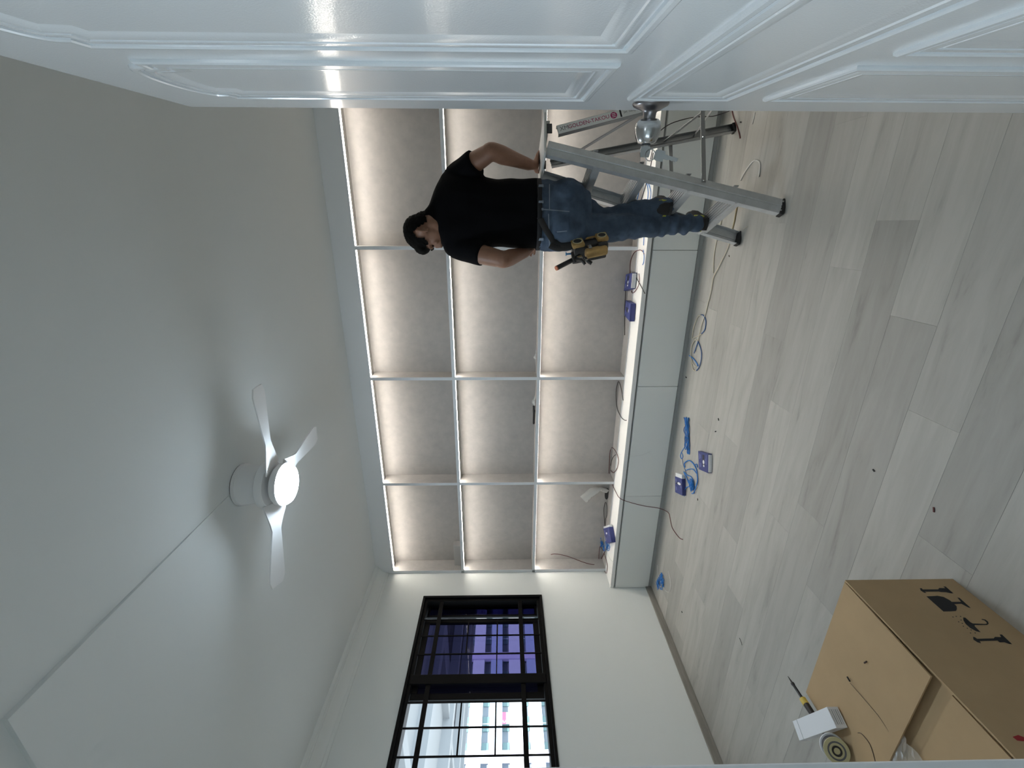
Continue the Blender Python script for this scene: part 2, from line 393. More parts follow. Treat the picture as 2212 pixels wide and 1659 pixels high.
# ------------------------------------------------------------------ low cabinet
dl = [XW+.002, -2.1565, -1.1625, -.163, .84, XR]
for i, (a, c) in enumerate(zip(dl, dl[1:])):
    cb = thing('low_cabinet', ['low grey cabinet with flush door at the window end of the row', 'low grey cabinet crossed by the dark red cable end, second from the window', 'low grey cabinet with plain flush door, third from the window, beside the twin cable', 'low grey cabinet partly behind the ladder and the man', 'low grey cabinet at the far end of the row behind the open door'][i], 'cabinet', ((a+c)/2, 3.2, 0), group='low cabinets under the lit shelf')
    MB().bx(a+.0005, c-.0005, YC+.022, YB, .02, .352).build('carcass', 'cabinet_trim', cb)
    MB().bx(a+.0005, c-.0005, YC+.004, YC+.06, 0.0, .026, .001).build('plinth', 'cabinet_trim', cb)
    MB().bx(a+.0015, c-.0015, YC, YC+.02, .029, .336, .0012).build('door', 'cabinet_front', cb)
wt = MB(); wt.bx(XW+.001, XR, YC-.001, YB-.002, .352, .3835, .0015)
tag(wt.build('worktop', 'ledge_white'), 'long white worktop board running over the low grey cabinets', 'worktop')

# ------------------------------------------------------------------ ceiling fan with lamp
FC = Vector((-1.155, 1.756, ZC))
fan = thing('ceiling_fan', 'white three-blade ceiling fan with a round lit lamp', 'fan', FC)
o = lambda z: (FC.x, FC.y, z)
MB().lathe([(.001, 0), (.0965, 0), (.0965, -.003), (.001, -.003)], o(ZC), (0, 0, 1), 40).build('ceiling_gap', 'dark_gap', fan)
MB().lathe([(.001, 0), (.098, 0), (.098, -.012), (.094, -.014), (.088, -.085), (.075, -.10), (.001, -.10)], o(ZC-.003), (0, 0, 1), 40).build('canopy', 'fan_white', fan, True)
MB().lathe([(.001, 0), (.10, 0), (.115, -.012), (.115, -.03), (.105, -.042), (.001, -.042)], o(ZC-.105), (0, 0, 1), 40).build('motor_housing', 'fan_white', fan, True)
MB().lathe([(.001, 0), (.088, 0), (.088, -.008), (.097, -.010), (.0995, -.035), (.097, -.036), (.0965, -.034), (.001, -.034)], o(ZC-.168), (0, 0, 1), 40).build('lamp_ring', 'fan_white', fan, True)
MB().lathe([(.001, 0), (.0955, 0), (.0955, -.008), (.088, -.020), (.06, -.028), (.001, -.030)], o(ZC-.203), (0, 0, 1), 40).build('lamp_diffuser', 'lamp_glow', fan, True)
ZBL = ZC-.155
for q in ((580, 967), (658, 967), (597, 1150)):
    p = onZ(q[0], q[1], ZBL) - Vector(o(ZBL)); p.z = 0
    ang = math.atan2(p.y, p.x)
    b = MB(); rr = []
    for t in range(13):
        u = t/12; rad = .085 + u*.40; hw = (.085 - .055*min(1, u*3.2) if u < .32 else .030 + .026*min(1, (u-.32)*1.8))*(1 if u < .93 else .72)
        tw = math.radians(12)*(1-.5*u)
        rr.append([Vector((rad, s_*hw*math.cos(tw), s_*hw*math.sin(tw)*.8 + h)) for s_, h in ((-1, .003), (0, .006), (1, .003), (1, -.003), (0, -.001), (-1, -.003))])
    R_ = Matrix.Rotation(ang, 3, 'Z')
    b.rings([[Vector(o(ZBL)) + R_ @ v for v in r] for r in rr]); b.build('blade', 'fan_white', fan, True)

# unseen fill lamp added behind the camera, shaped as a round ceiling fitting
hl = thing('hall_fill_lamp', 'added round fill lamp in the unseen hallway behind the camera', 'lamp', (-.1, -.8, ZC))
mat('hall_fill_glow', (1, 1, 1), .5, emit=(.86, .93, 1.0), est=HALL_FILL)
MB().lathe([(.001, 0), (.17, 0), (.17, -.03), (.001, -.03)], (-.1, -.8, ZC), (0, 0, 1), 24).build('base', 'fan_white', hl)
MB().lathe([(.001, 0), (.16, 0), (.15, -.03), (.001, -.04)], (-.1, -.8, ZC-.031), (0, 0, 1), 24).build('diffuser', 'hall_fill_glow', hl)
# ------------------------------------------------------------------ open door (right of the view)
mat('door_gloss', (0.83, 0.87, 0.90), 0.22, coat=0.6, coat_rough=0.035, bump=0.055, bump_scale=420)
mat('brushed_steel', (0.26, 0.25, 0.26), 0.3, metal=1.0); mat('bright_steel', (0.50, 0.50, 0.50), 0.2, metal=1.0)
mat('black_steel', (0.05, 0.05, 0.055), 0.3, metal=0.6)
DA = Vector((.243, 1.121, 0)); DS = Vector((-.066, -.998, 0)).normalized(); DN_ = Vector((-.998, .066, 0)).normalized()
DM = Matrix(((DS.x, 0, DN_.x, DA.x), (DS.y, 0, DN_.y, DA.y), (0, 1, 0, 0), (0, 0, 0, 1)))   # (s, z, out) -> world
DWID = .806
door = struct(bpy.data.objects.new('door_1', None)); COL.objects.link(door); door.location = DM @ Vector((DWID, 0, 0))
b = MB(); b.prism([(0, .008), (DWID, .008), (DWID, 2.05), (0, 2.05)], -.038, DM)
b.build('leaf', 'door_gloss', door)
def arch(s0, s1, z0, zs, zp):
    c = (s0+s1)/2; sh = .024; pts = [(s0, z0), (s1, z0), (s1, zs)]
    half = (s1-s0)/2 - sh
    for k in range(0, 21):
        a = PI*k/20; pts.append((c + half*math.cos(a), zs + .004 + (zp-zs-.004)*math.sin(a)**.8))
    pts.append((s0, zs)); return pts
def rect(s0, s1, z0, z1): return [(s0, z0), (s1, z0), (s1, z1), (s0, z1)]
MPROF = [(0, 0), (.0008, .0036), (.004, .0056), (.010, .0058), (.0130, .0042), (.0140, .0004), (.0175, .0002), (.0190, .0036), (.026, .0046), (.0305, .0038), (.0318, .0018), (.0345, .0018), (.0358, .0034), (.042, .0032), (.050, .0010), (.056, -.0005)]
panels = [arch(.122, .386, 1.186, 1.884, 1.936), arch(.448, .712, 1.186, 1.884, 1.936), rect(.135, .70, .905, 1.112), rect(.135, .386, .17, .842), rect(.448, .70, .17, .842)]
for pl in panels:
    b = MB(); b.sweep([Vector((p[0], p[1], 0)) for p in pl], MPROF, True)
    bmesh.ops.transform(b.bm, matrix=DM, verts=b.bm.verts[:]); b.build('panel_moulding', 'door_gloss', door, True, ang=28)
# knob set
ka = DM @ Vector((.088, 1.05, 0)); kset = []
kn = bpy.data.objects.new('door_knob', None); COL.objects.link(kn); kn.parent = door; kn.location = ka - wloc(door)
MB().lathe([(.001, 0), (.037, 0), (.0375, .002), (.035, .006), (.026, .010), (.017, .014), (.0135, .018), (.0125, .030), (.001, .030)], ka, DN_, 40).build('rose', 'brushed_steel', kn, True, ang=60)
MB().lathe([(.001, .028), (.012, .028), (.020, .030), (.0255, .036), (.0272, .044), (.0262, .054), (.0235, .064), (.020, .071), (.016, .0745), (.001, .0755)], ka, DN_, 40).build('knob', 'bright_steel', kn, True, ang=60)
MB().lathe([(.001, .0752), (.0095, .0752), (.0095, .0768), (.001, .0768)], ka, DN_, 24).build('key_cylinder', 'black_steel', kn, True)
def key(name, label, p, d, w, L):
    d = d.normalized(); w = (w - d*w.dot(d)).normalized(); t = d.cross(w)
    M = Matrix(((w.x, d.x, t.x, p.x), (w.y, d.y, t.y, p.y), (w.z, d.z, t.z, p.z), (0, 0, 0, 1)))
    k = thing(name, label, 'key', p)
    bo = MB(); bo.prism([(-.010, .0), (.010, .0), (.011, .012), (.009, .021), (-.009, .021), (-.011, .012)], .0022, M); bo.build('key_bow', 'bright_steel', k)
    bl = MB(); bl.prism([(-.004, -L), (.002, -L), (.0045, -L+.004), (.003, -L*.75), (.0045, -L*.6), (.003, -L*.45), (.0045, -L*.3), (.0045, 0), (-.0045, 0)], .0020, M); bl.build('key_blade', 'bright_steel', k)
    return k
kp = ka + DN_*.079
key('door_key', 'steel key pushed into the lock of the round door knob', kp, DN_, Vector((0, 0, 1)), .012)
rp = kp + DN_*.017 + Vector((0, 0, -.012))
rg = MB(); rg.tube([rp + DN_*(.011*math.cos(2*PI*k/16)) + Vector((0, 0, 1))*(.011*math.sin(2*PI*k/16)) for k in range(17)], .0011, 6, False)
tag(rg.build('key_ring', 'bright_steel'), 'small steel ring through the key in the door knob', 'key ring')
hp = rp + Vector((0, 0, -.030)) + DN_*.003
key('door_key', 'spare steel key dangling from the ring under the door knob', hp, Vector((.25, .12, 1)), DN_, .030)

# ------------------------------------------------------------------ folding step ladder
mat('ladder_alu', (0.60, 0.62, 0.64), 0.42, metal=0.6, noise_amt=.10, noise_scale=14); mat('ladder_alu_dark', (0.36, 0.37, 0.38), 0.45, metal=0.8)
mat('rubber', (0.015, 0.015, 0.016), 0.6); mat('sticker', (0.86, 0.87, 0.86), .5); mat('magenta_ink', (.42, .03, .14), .6); mat('grey_ink', (.20, .21, .22), .6); mat('black_ink', (.012, .012, .014), .7)
mat('cap_plate', (0.62, 0.62, 0.62), .5)
LW = Vector((-.394, .919, 0)).normalized(); LD = Vector((.918, .394, 0)).normalized(); UP = Vector((0, 0, 1))
LM = Vector((0, 2.4075, 0))
lad = thing('step_ladder', 'aluminium folding step ladder carrying the man in the black shirt', 'ladder', LM)
TOPZ, LEAN, WB, WT = 1.142, .325, .415, .300
def rail_pt(side, z, back=False):          # centre line of a front / rear leg at height z
    t = z/TOPZ
    if not back: return LM + LD*(LEAN*t) + LW*(side*((WB*(1-t)+WT*t)/2)) + UP*z
    return LM + LD*(.67*(1-t) + .40*t) + LW*(side*((.44*(1-t)+.30*t)/2)) + UP*z
def channel(a, c, out, dep, fl, th, name, m):
    ax = (c-a).normalized(); o_ = (out - ax*out.dot(ax)).normalized(); q = ax.cross(o_)     # o_: outside of the web, q: depth
    poly = [(-dep/2, 0)] + ([(-dep*.08, .005), (-dep*.02, .0015), (dep*.04, .005)] if dep > .06 else []) + [(dep/2, 0), (dep/2, -fl), (dep/2-th, -fl), (dep/2-th, -th), (dep*.12, -th), (dep*.10, -th-.003), (-dep*.10, -th-.003), (-dep*.12, -th), (-dep/2+th, -th), (-dep/2+th, -fl), (-dep/2, -fl)]
    L_ = (c-a).length
    M = Matrix(((q.x, o_.x, ax.x, a.x), (q.y, o_.y, ax.y, a.y), (q.z, o_.z, ax.z, a.z), (0, 0, 0, 1)))
    if Matrix(M).to_3x3().determinant() < 0:
        poly = poly[::-1]
    bb = MB(); bb.prism(poly, L_, M); return bb.build(name, m, lad), M, ax, o_, q
for side in (-1, 1):
    a, c = rail_pt(side, .012), rail_pt(side, TOPZ)
    r_, M_, ax, o_, q_ = channel(a, c, LW*side, .072, .030, .0028, 'front_rail', 'ladder_alu')
    f = MB(); f.box(a + o_*(-.014) - ax*.004 , (.080, .040, .022), Matrix((q_, o_, ax)).transposed(), .005, 2); fo = f.build('foot', 'rubber', lad)
    for k in (-.022, .022): MB().lathe([(.001, 0), (.0045, 0), (.003, .002), (.001, .002)], a + q_*k + o_*.006 + ax*.004, o_, 10).build('rivet', 'bright_steel', fo)
    a, c = rail_pt(side, .012, True), rail_pt(side, 1.09, True)
    r_, M_, ax, o_, q_ = channel(a, c, LW*side, .046, .024, .0025, 'rear_leg', 'ladder_alu_dark')
    f = MB(); f.box(a + o_*(-.011) - ax*.004, (.054, .034, .022), Matrix((q_, o_, ax)).transposed(), .004, 2); f.build('foot', 'rubber', lad)
    if side == -1: RB = (a, c, ax, o_, q_)
    # folding spreader bar
    p0 = rail_pt(side, .385) + LW*side*.006 + LD*.02; p1 = rail_pt(side, .385, True) + LW*side*.006
    sp = MB(); d_ = (p1-p0); sp.box((p0+p1)/2, (d_.length, .004, .021), Matrix((d_.normalized(), LW, UP)).transposed()); sp = sp.build('spreader', 'ladder_alu_dark', lad)
    for t in (.02, .5, .98): MB().lathe([(.001, 0), (.006, 0), (.004, .004), (.001, .004)], p0 + d_*t + LW*side*.002, LW*side, 12).build('rivet', 'bright_steel', sp)
STEPZ = [.236, .462, .688, .912]
for z in STEPZ:
    c = (rail_pt(-1, z) + rail_pt(1, z))/2; w_ = (rail_pt(1, z) - rail_pt(-1, z)).length - .004
    R_ = Matrix((LW, LD, UP)).transposed()
    s_ = MB(); s_.box(c + LD*.004, (w_, .086, .0035), R_); s_.box(c - LD*.040 - UP*.018, (w_, .0035, .034), R_); s_.box(c + LD*.046 - UP*.012, (w_, .003, .022), R_)
    st = s_.build('step', 'ladder_alu', lad)
    t_ = MB()
    for k in range(6): t_.box(c + LD*(-.032 + .0145*k) + UP*.0032, (w_, .006, .003), R_, .001)
    tag(t_.build('tread_ridges', 'ladder_alu_dark', st), None, None, None, 'stuff')
    for sd in (-1, 1):
        MB().lathe([(.001, 0), (.004, 0), (.003, .002), (.001, .002)], rail_pt(sd, z-.012) + LW*sd*.0005 - LD*.012, LW*sd, 8).build('rivet', 'bright_steel', st)
R_ = Matrix((LW, LD, UP)).transposed()
cc = LM + LD*(LEAN+.055) + UP*(TOPZ+.012)
cp_ = MB(); cp_.box(cc, (.372, .205, .012), R_, .003); cp_.box(cc + LD*.08 - UP*.014, (.30, .004, .026), R_)
cp_.build('top_platform', 'cap_plate', lad)
for sd in (-1, 1):
    h_ = MB(); h_.box(LM + LD*(LEAN+.09) + LW*sd*.160 + UP*(TOPZ-.012), (.005, .05, .026), R_, .002); h_.build('hinge_plate', 'black_steel', lad)
def flat_bar(p0, p1, wdt, th, name):
    d_ = p1-p0; z = d_.normalized(); x = (LW - z*LW.dot(z)).normalized()
    bb = MB(); bb.box((p0+p1)/2, (wdt, th, d_.length), Matrix((x, z.cross(x), z)).transposed()); return bb.build(name, 'ladder_alu_dark', lad)
flat_bar(rail_pt(1, 1.03, True) - LW*.012, rail_pt(-1, .62, True) + LW*.012, .020, .004, 'cross_brace')
flat_bar(rail_pt(1, .43, True) - LW*.012, rail_pt(-1, .20, True) + LW*.012, .018, .004, 'cross_brace')
flat_bar(rail_pt(1, .25, True), rail_pt(-1, .25, True), .018, .004, 'rear_bar')
# sticker on the near rear leg
a, c, ax, o_, q_ = RB
def leg_pt(x_, off=0.0012): return onP(x_, 0, a + o_*off, o_)
def text_mesh(txt, size, M, name, m, parent, ext=.0002):
    cu = bpy.data.curves.new(name, 'FONT'); cu.body = txt; cu.size = size; cu.extrude = ext; cu.align_x = 'LEFT'; cu.align_y = 'CENTER'
    ob = bpy.data.objects.new(name, cu); COL.objects.link(ob)
    dg = bpy.context.evaluated_depsgraph_get(); me = bpy.data.meshes.new_from_object(ob.evaluated_get(dg)); bpy.data.objects.remove(ob)
    me.transform(M); me.transform(Matrix.Translation(-wloc(parent))); me.materials.clear(); me.materials.append(MATS[m]); me.name = name
    o = bpy.data.objects.new(name, me); COL.objects.link(o); o.parent = parent; return o
ln = (c-a).length; qq = q_ if (q_.dot(LD) > 0) else -q_      # up in the text runs towards the front of the ladder? (set below)
def leg_M(t, up=1, off=.0016):
    p = c - ax*t + o_*off; x = -ax; z = o_; y = z.cross(x); return Matrix(((x.x, y.x, z.x, p.x), (x.y, y.y, z.y, p.y), (x.z, y.z, z.z, p.z), (0, 0, 0, 1)))
st = MB(); st.prism([(0.002, -.0215), (.62, -.0215), (.62, .0215), (.002, .0215)], .0004, leg_M(0, off=.0004)); st = st.build('sticker', 'sticker', lad)
text_mesh('GOLDEN-TAKOU', .0265, leg_M(.055, off=.0011), 'lettering', 'magenta_ink', st)
text_mesh('XM', .030, leg_M(.012, off=.0011), 'lettering', 'grey_ink', st)
MB().lathe([(.001, 0), (.0165, 0), (.0165, .0004), (.001, .0004)], leg_M(.285, off=.001).translation, o_, 24).build('round_emblem', 'magenta_ink', st)
for k in (-.008, 0, .008): 
    e_ = MB(); e_.prism([(.276, k-.0015), (.294, k-.0015), (.294, k+.0015), (.276, k+.0015)], .0003, leg_M(0, off=.0015)); e_.build('emblem_line', 'sticker', st)
e_ = MB(); e_.prism([(.316, -.018), (.324, -.018), (.324, .018), (.316, .018)], .0004, leg_M(0, off=.001)); e_.build('black_bar', 'black_ink', st)
text_mesh('SM  100kg', .014, leg_M(.335, off=.0011), 'lettering', 'grey_ink', st)
for k in range(9):
    e_ = MB(); e_.prism([(.43+.02*k, -.015), (.434+.02*k+.008*(k % 3 == 0), -.015), (.434+.02*k+.008*(k % 3 == 0), .006), (.43+.02*k, .006)], .0004, leg_M(0, off=.001)); e_.build('print_line', 'grey_ink', st)

# ------------------------------------------------------------------ cardboard box, near left
mat('cardboard', (0.44, 0.31, 0.175), 0.85, noise_amt=.06, noise_scale=5, bump=.04, bump_scale=40); mat('cardboard_edge', (0.30, 0.21, 0.13), .9)
mat('red_ink', (.30, .015, .02), .7); mat('clear_tape', (.60, .57, .52), .12, alpha=.40, coat=1.0)
BX0, BX1, BY0, BY1, BH = -1.495, -1.003, .40, .990, .330
box = thing('cardboard_box', 'large closed cardboard carton with printed handling symbols on the floor', 'box', ((BX0+BX1)/2, (BY0+BY1)/2, 0))
t = .005
b = MB(); b.bx(BX0, BX1, BY0, BY0+t, 0, BH); b.bx(BX0, BX1, BY1-t, BY1, 0, BH); b.bx(BX0, BX0+t, BY0+t, BY1-t, 0, BH); b.bx(BX1-t, BX1, BY0+t, BY1-t, 0, BH); b.bx(BX0+t, BX1-t, BY0+t, BY1-t, 0, t)
b.build('carton_body', 'cardboard', box)
b = MB(); b.bx(BX0+.006, BX1-.006, BY0+.006, BY1-.006, BH-.016, BH-.011); b.build('inner_flap', 'cardboard', box)
def tilt_flap(name, y0, y1, z0, z1, x0=BX0+.001, x1=BX1-.007, th=.004, zr=0.0):
    b = MB(); b.rings([[(x0, y0, z0), (x1, y0, z0-zr), (x1, y1, z1), (x0, y1, z1)], [(x0, y0, z0+th), (x1, y0, z0+th-zr), (x1, y1, z1+th), (x0, y1, z1+th)]]); return b.build(name, 'cardboard', box)
tilt_flap('top_flap', .700, BY1-.001, BH+.006, BH-.003)
tilt_flap('top_flap', BY0+.002, .660, BH-.003, BH-.007, x1=BX1-.012)
# crumpled clear tape bridging the gap
b = MB(); random.seed(3); rows = []
for i in range(9):
    y = .615 + .011*i
    rows.append([(BX0+.05+.22*k/14 + random.uniform(-.004, .004), y + random.uniform(-.003, .003), BH+.001 + (.004 if i > 4 else 0) + random.uniform(0, .010)*(1 if 1 < i < 7 else .2)) for k in range(15)])
b.rings(rows, cap=False, closed=False); b.build('packing_tape', 'clear_tape', box)
# printed handling marks on the side
def side_print(poly, sc=6.11, ox=1850, oy=1230, name='printed_mark'):
    P = [onX(ox+x/sc, oy+y/sc, BX1) for x, y in poly]
    b = MB(); vs_ = [b.bm.verts.new((BX1+.0006, p.y, p.z)) for p in P]; b.bm.faces.new(vs_); b.build(name, 'black_ink', box)
ARW = [(835, 250), (860, 250), (875, 266), (1078, 265), (1092, 247), (1172, 250), (1146, 228), (1176, 228), (1280, 318), (1248, 318), (1180, 302), (1112, 300), (1085, 293), (900, 296), (925, 315), (898, 312), (848, 282)]
side_print(ARW)
side_print([(1537, 892), (1562, 897), (1592, 918), (1812, 912), (1826, 893), (1908, 895), (1888, 860), (1920, 862), (2055, 990), (2012, 985), (1952, 962), (1888, 965), (1862, 941), (1626, 948), (1645, 978), (1598, 965), (1545, 930)])
side_print([(922, 358), (1070, 350), (1150, 365), (1230, 408), (1258, 430), (1380, 430), (1330, 372), (1360, 378), (1510, 512), (1478, 505), (1385, 456), (1292, 460), (1322, 490), (1325, 525), (1312, 550), (1240, 556), (1148, 558)])
side_print([(1408, 635), (1438, 640), (1505, 700), (1535, 715), (1700, 722), (1722, 716), (1715, 700), (1690, 676), (1650, 664), (1655, 656), (1700, 664), (1735, 690), (1745, 718), (1725, 734), (1560, 735), (1560, 752), (1640, 832), (1580, 818), (1500, 775), (1440, 720), (1412, 675)])
for x, y in ((1273, 630), (1316, 622), (1374, 623), (1380, 670), (1348, 693), (1396, 714), (1410, 752), (1462, 778), (1512, 800), (1505, 840), (1566, 840)): side_print([(x-9, y-6), (x+7, y-3), (x+10, y+7), (x-6, y+4)])
b = MB(); P = [onX(2193+dx, 1598+dy, BX1) for dx, dy in ((-6, -6), (6, -10), (22, -4), (22, 4), (4, 2))]
b.bm.faces.new([b.bm.verts.new((BX1+.0006, p.y, p.z)) for p in P]); b.build('red_mark', 'red_ink', box)
# hair-like offcut wires lying on the flap
mat('wire_dark', (.05, .025, .018), .5)
def flapz(y): return BH-.003+.004 + (.009)*(BY1-y)/(BY1-.70)
def wire_on(name, label, cat, pix, zf, r, m, group=None, n=6, sides=6):
    pts = []
    for q in pix:
        z = zf(q) if callable(zf) else zf
        pts.append(onZ(q[0], q[1], z + r + (q[2] if len(q) > 2 else 0)))
    b = MB(); b.tube(spline(pts, n), r, sides); o = b.build(name, m, smooth=True, ang=70); return tag(o, label, cat, group)
wire_on('wire_offcut', 'thin dark wire offcut curling near the open edge of the carton', 'wire', [(1853, 1583), (1862, 1586), (1880, 1610), (1892, 1650)], BH+.009, .0009, 'wire_dark')
wire_on('wire_offcut', 'hair-thin straight wire offcut on the carton top by two dark specks', 'wire', [(1836, 1475), (1870, 1514), (1903, 1554), (1936, 1608)], BH+.008, .0006, 'wire_dark')
wire_on('dark_chip', 'short black chip lying on the carton top at the wire end', 'chip', [(1830, 1462), (1836, 1472)], BH+.008, .0022, 'black_ink', n=2)
wire_on('dark_chip', 'tiny dark brown crumb alone on the middle of the carton top', 'chip', [(1867, 1432), (1872, 1429)], BH+.008, .0022, 'wire_dark', n=2)

# small white box, soldering iron, solder reel at the carton's left edge
mat('paper_white', (.80, .82, .86), .55); mat('yellow_plastic', (.72, .52, .10), .45); mat('pale_yellow', (.50, .47, .28), .4); mat('solder', (.13, .135, .15), .35, metal=.7); mat('iron_black', (.018, .015, .015), .4)
zt_ = BH + .012
c1, c2, c3, c4 = [onZ(x, y, zt_+.03) for x, y in ((1712, 1558), (1786, 1527), (1807, 1572), (1727, 1600))]
wb = thing('small_white_box', 'small plain white paper box standing on the cardboard carton', 'box', (c1+c3)/2 - UP*(zt_+.03-BH-.008))
ctr = (c1+c2+c3+c4)/4
b = MB(); zl_ = BH + .0085
b.rings([[Vector((p.x, p.y, zl_)) for p in (c1, c2, c3, c4)], [Vector((p.x, p.y, zt_+.03)) for p in (c1, c2, c3, c4)]]); b.build('carton_body', 'paper_white', wb)
l0, l1 = c1.lerp(c2, .13), c4.lerp(c3, .13)
b = MB(); b.tube([l0+UP*.0003, l1+UP*.0003], .0005, 4); b.build('flap_seam', 'grey_ink', wb)
e1, e2 = c2.lerp(c3, .12), c2.lerp(c3, .85)
nn = (c2-c1).normalized()
for k in range(5):
    b = MB(); z_ = zl_ + .006 + .006*k; b.tube([Vector((e1.x, e1.y, z_)) + nn*.0004, Vector((e2.x, e2.y, z_)) + nn*.0004], .0010 if k % 2 else .0006, 4); b.build('printed_line', 'grey_ink', wb)
tip = onZ(1702, 1461, BH+.020); hnd = onZ(1793, 1600, BH+.026)
dI = (hnd-tip).normalized(); LI = (hnd-tip).length
ir = thing('soldering_iron', 'soldering iron with black tip and yellow handle under the white box', 'tool', tip.lerp(hnd, .5))
q = lambda u: tip + dI*u
b = MB(); b.tube([q(0), q(.02), q(.024)], [.0008, .0030, .004], 12); b.build('tip', 'iron_black', ir, True)
b = MB(); b.tube([q(.024), q(.026), q(.032), q(.034), q(.082)], [.0042, .006, .006, .0045, .0045], 14); b.build('shaft', 'iron_black', ir, True)
b = MB(); b.tube([q(.080), q(.082), q(.100), q(.102)], [.006, .0105, .0105, .009], 16); b.build('yellow_collar', 'yellow_plastic', ir, True)
b = MB(); b.tube([q(.100), q(.104), q(.150), q(LI-.012)], [.009, .010, .009, .008], 16); b.build('grip', 'iron_black', ir, True)
b = MB(); b.tube([q(LI-.012), q(LI-.006), q(LI+.006)], [.0085, .0085, .007], 16); b.build('handle_end', 'yellow_plastic', ir, True)
sc_ = onZ(1803, 1617, BH+.009+.034)
sa = (Vector((.62, -.70, .30))).normalized()
sr = thing('solder_reel', 'reel of grey solder wire with pale flanges on the carton edge', 'reel', sc_ - UP*.034)
b = MB(); b.lathe([(.009, .014), (.033, .014), (.034, .016), (.033, .018), (.009, .018)], sc_, sa, 32); b.build('flange', 'pale_yellow', sr, True)
b = MB(); b.lathe([(.009, -.018), (.033, -.018), (.034, -.016), (.033, -.014), (.009, -.014)], sc_, sa, 32); b.build('flange', 'paper_white', sr, True)
b = MB(); pr = [(.006, -.014)] + [(.028 + .0008*(k % 2), -.014 + .028*k/20) for k in range(21)] + [(.006, .014)]; b.lathe(pr, sc_, sa, 32); b.build('solder_wire', 'solder', sr, True, ang=80)
b = MB(); b.lathe([(.015, .0176), (.024, .0184), (.024, .0178), (.015, .017)], sc_, sa, 28); b.build('grey_ring', 'solder', sr, True)
b = MB(); b.lathe([(.0125, .0176), (.0135, .0195), (.0085, .0195), (.008, .0120), (.001, .0120)], sc_, sa, 24); b.build('hub', 'iron_black', sr, True)
# ------------------------------------------------------------------ the man on the ladder
mat('skin', (0.25, 0.125, 0.078), 0.5, noise_amt=.08, noise_scale=30); mat('black_cotton', (0.004, 0.004, 0.005), .95, spec=.1)
mat('denim', (0.070, 0.100, 0.150), .9, noise_amt=.35, noise_scale=9, bump=.15, bump_scale=220, spec=.2); mat('denim_light', (.20, .24, .30), .9)
mat('hair', (0.003, 0.0025, 0.002), .8, spec=.12, bump=.5, bump_scale=160, stretch=(1, 1, 3)); mat('hair_fade', (0.035, 0.028, 0.02), .8)
mat('shoe_black', (.014, .012, .012), .6); mat('shoe_yellow', (.50, .52, .06), .5); mat('leather_black', (.02, .019, .02), .45); mat('belt_web', (.012, .012, .014), .8)
mat('tan_leather', (.42, .26, .09), .6, noise_amt=.2, noise_scale=25); mat('eye_dark', (.02, .012, .01), .2); mat('lip', (.26, .10, .08), .5)
HX, HY, HZ = RT, FW, Vector(UP)                 # body is laid out across the view, along the view and up
HY = Vector((FW.x, FW.y, 0)).normalized(); HX = Vector((RT.x, RT.y, 0)).normalized()
def remeshed(mb, name, voxel, smooth=4, disp=None):
    bmesh.ops.recalc_face_normals(mb.bm, faces=mb.bm.faces[:])
    me = bpy.data.meshes.new(name); mb.bm.to_mesh(me); mb.bm.free()
    ob = bpy.data.objects.new(name, me); COL.objects.link(ob)
    r = ob.modifiers.new('r', 'REMESH'); r.mode = 'VOXEL'; r.voxel_size = voxel; r.use_smooth_shade = True
    if smooth: s_ = ob.modifiers.new('s', 'SMOOTH'); s_.factor = .5; s_.iterations = smooth
    dg = bpy.context.evaluated_depsgraph_get(); dg.update()
    m2 = bpy.data.meshes.new_from_object(ob.evaluated_get(dg)); bpy.data.objects.remove(ob); bpy.data.meshes.remove(me)
    if disp:
        vs_ = [v.co + v.normal*disp(v.co) for v in m2.vertices]
        for v, c in zip(m2.vertices, vs_): v.co = c
    m2.name = name; m2.shade_smooth(); return m2
def put(me, name, m, parent=None, loc=None):
    me.materials.clear(); me.materials.append(MATS[m])
    off = wloc(parent) if parent is not None else Vector(loc); me.transform(Matrix.Translation(-off))
    o = bpy.data.objects.new(name, me); COL.objects.link(o)
    if parent is not None: o.parent = parent
    else: o.location = off
    return o
def body_rings(b, rows, n=28):
    """rows: (image x, image y left edge, image y right edge, depth, half thickness, forward shift)"""
    rr = []
    for x, ya, yb, d, th, *sh in rows:
        c = at(x, (ya+yb)/2, d) + HY*(sh[0] if sh else 0); w = abs(yb-ya)/2*d/F
        ring = []
        for k in range(n):
            a = 2*PI*k/n; ca, sa_ = math.cos(a), math.sin(a)
            e = .85
            ring.append(c + HX*w*math.copysign(abs(ca)**e, ca) + HY*th*math.copysign(abs(sa_)**e, sa_))
        rr.append(ring)
    b.rings(rr)
def chain(b, pts, n=18, up=None):
    """pts: (point, rx, ry) smooth tapered limb"""
    P = spline([p[0] for p in pts], 5); R_ = []
    for i in range(len(pts)-1):
        for k in range(5):
            t = k/5; R_.append((pts[i][1]*(1-t)+pts[i+1][1]*t, pts[i][2]*(1-t)+pts[i+1][2]*t))
    R_.append((pts[-1][1], pts[-1][2])); b.tube(P, R_, n, True, up=up)
    b.ell(pts[0][0], (pts[0][1],)*3, n=12, m=8); b.ell(pts[-1][0], (min(pts[-1][1:]),)*3, n=12, m=8)
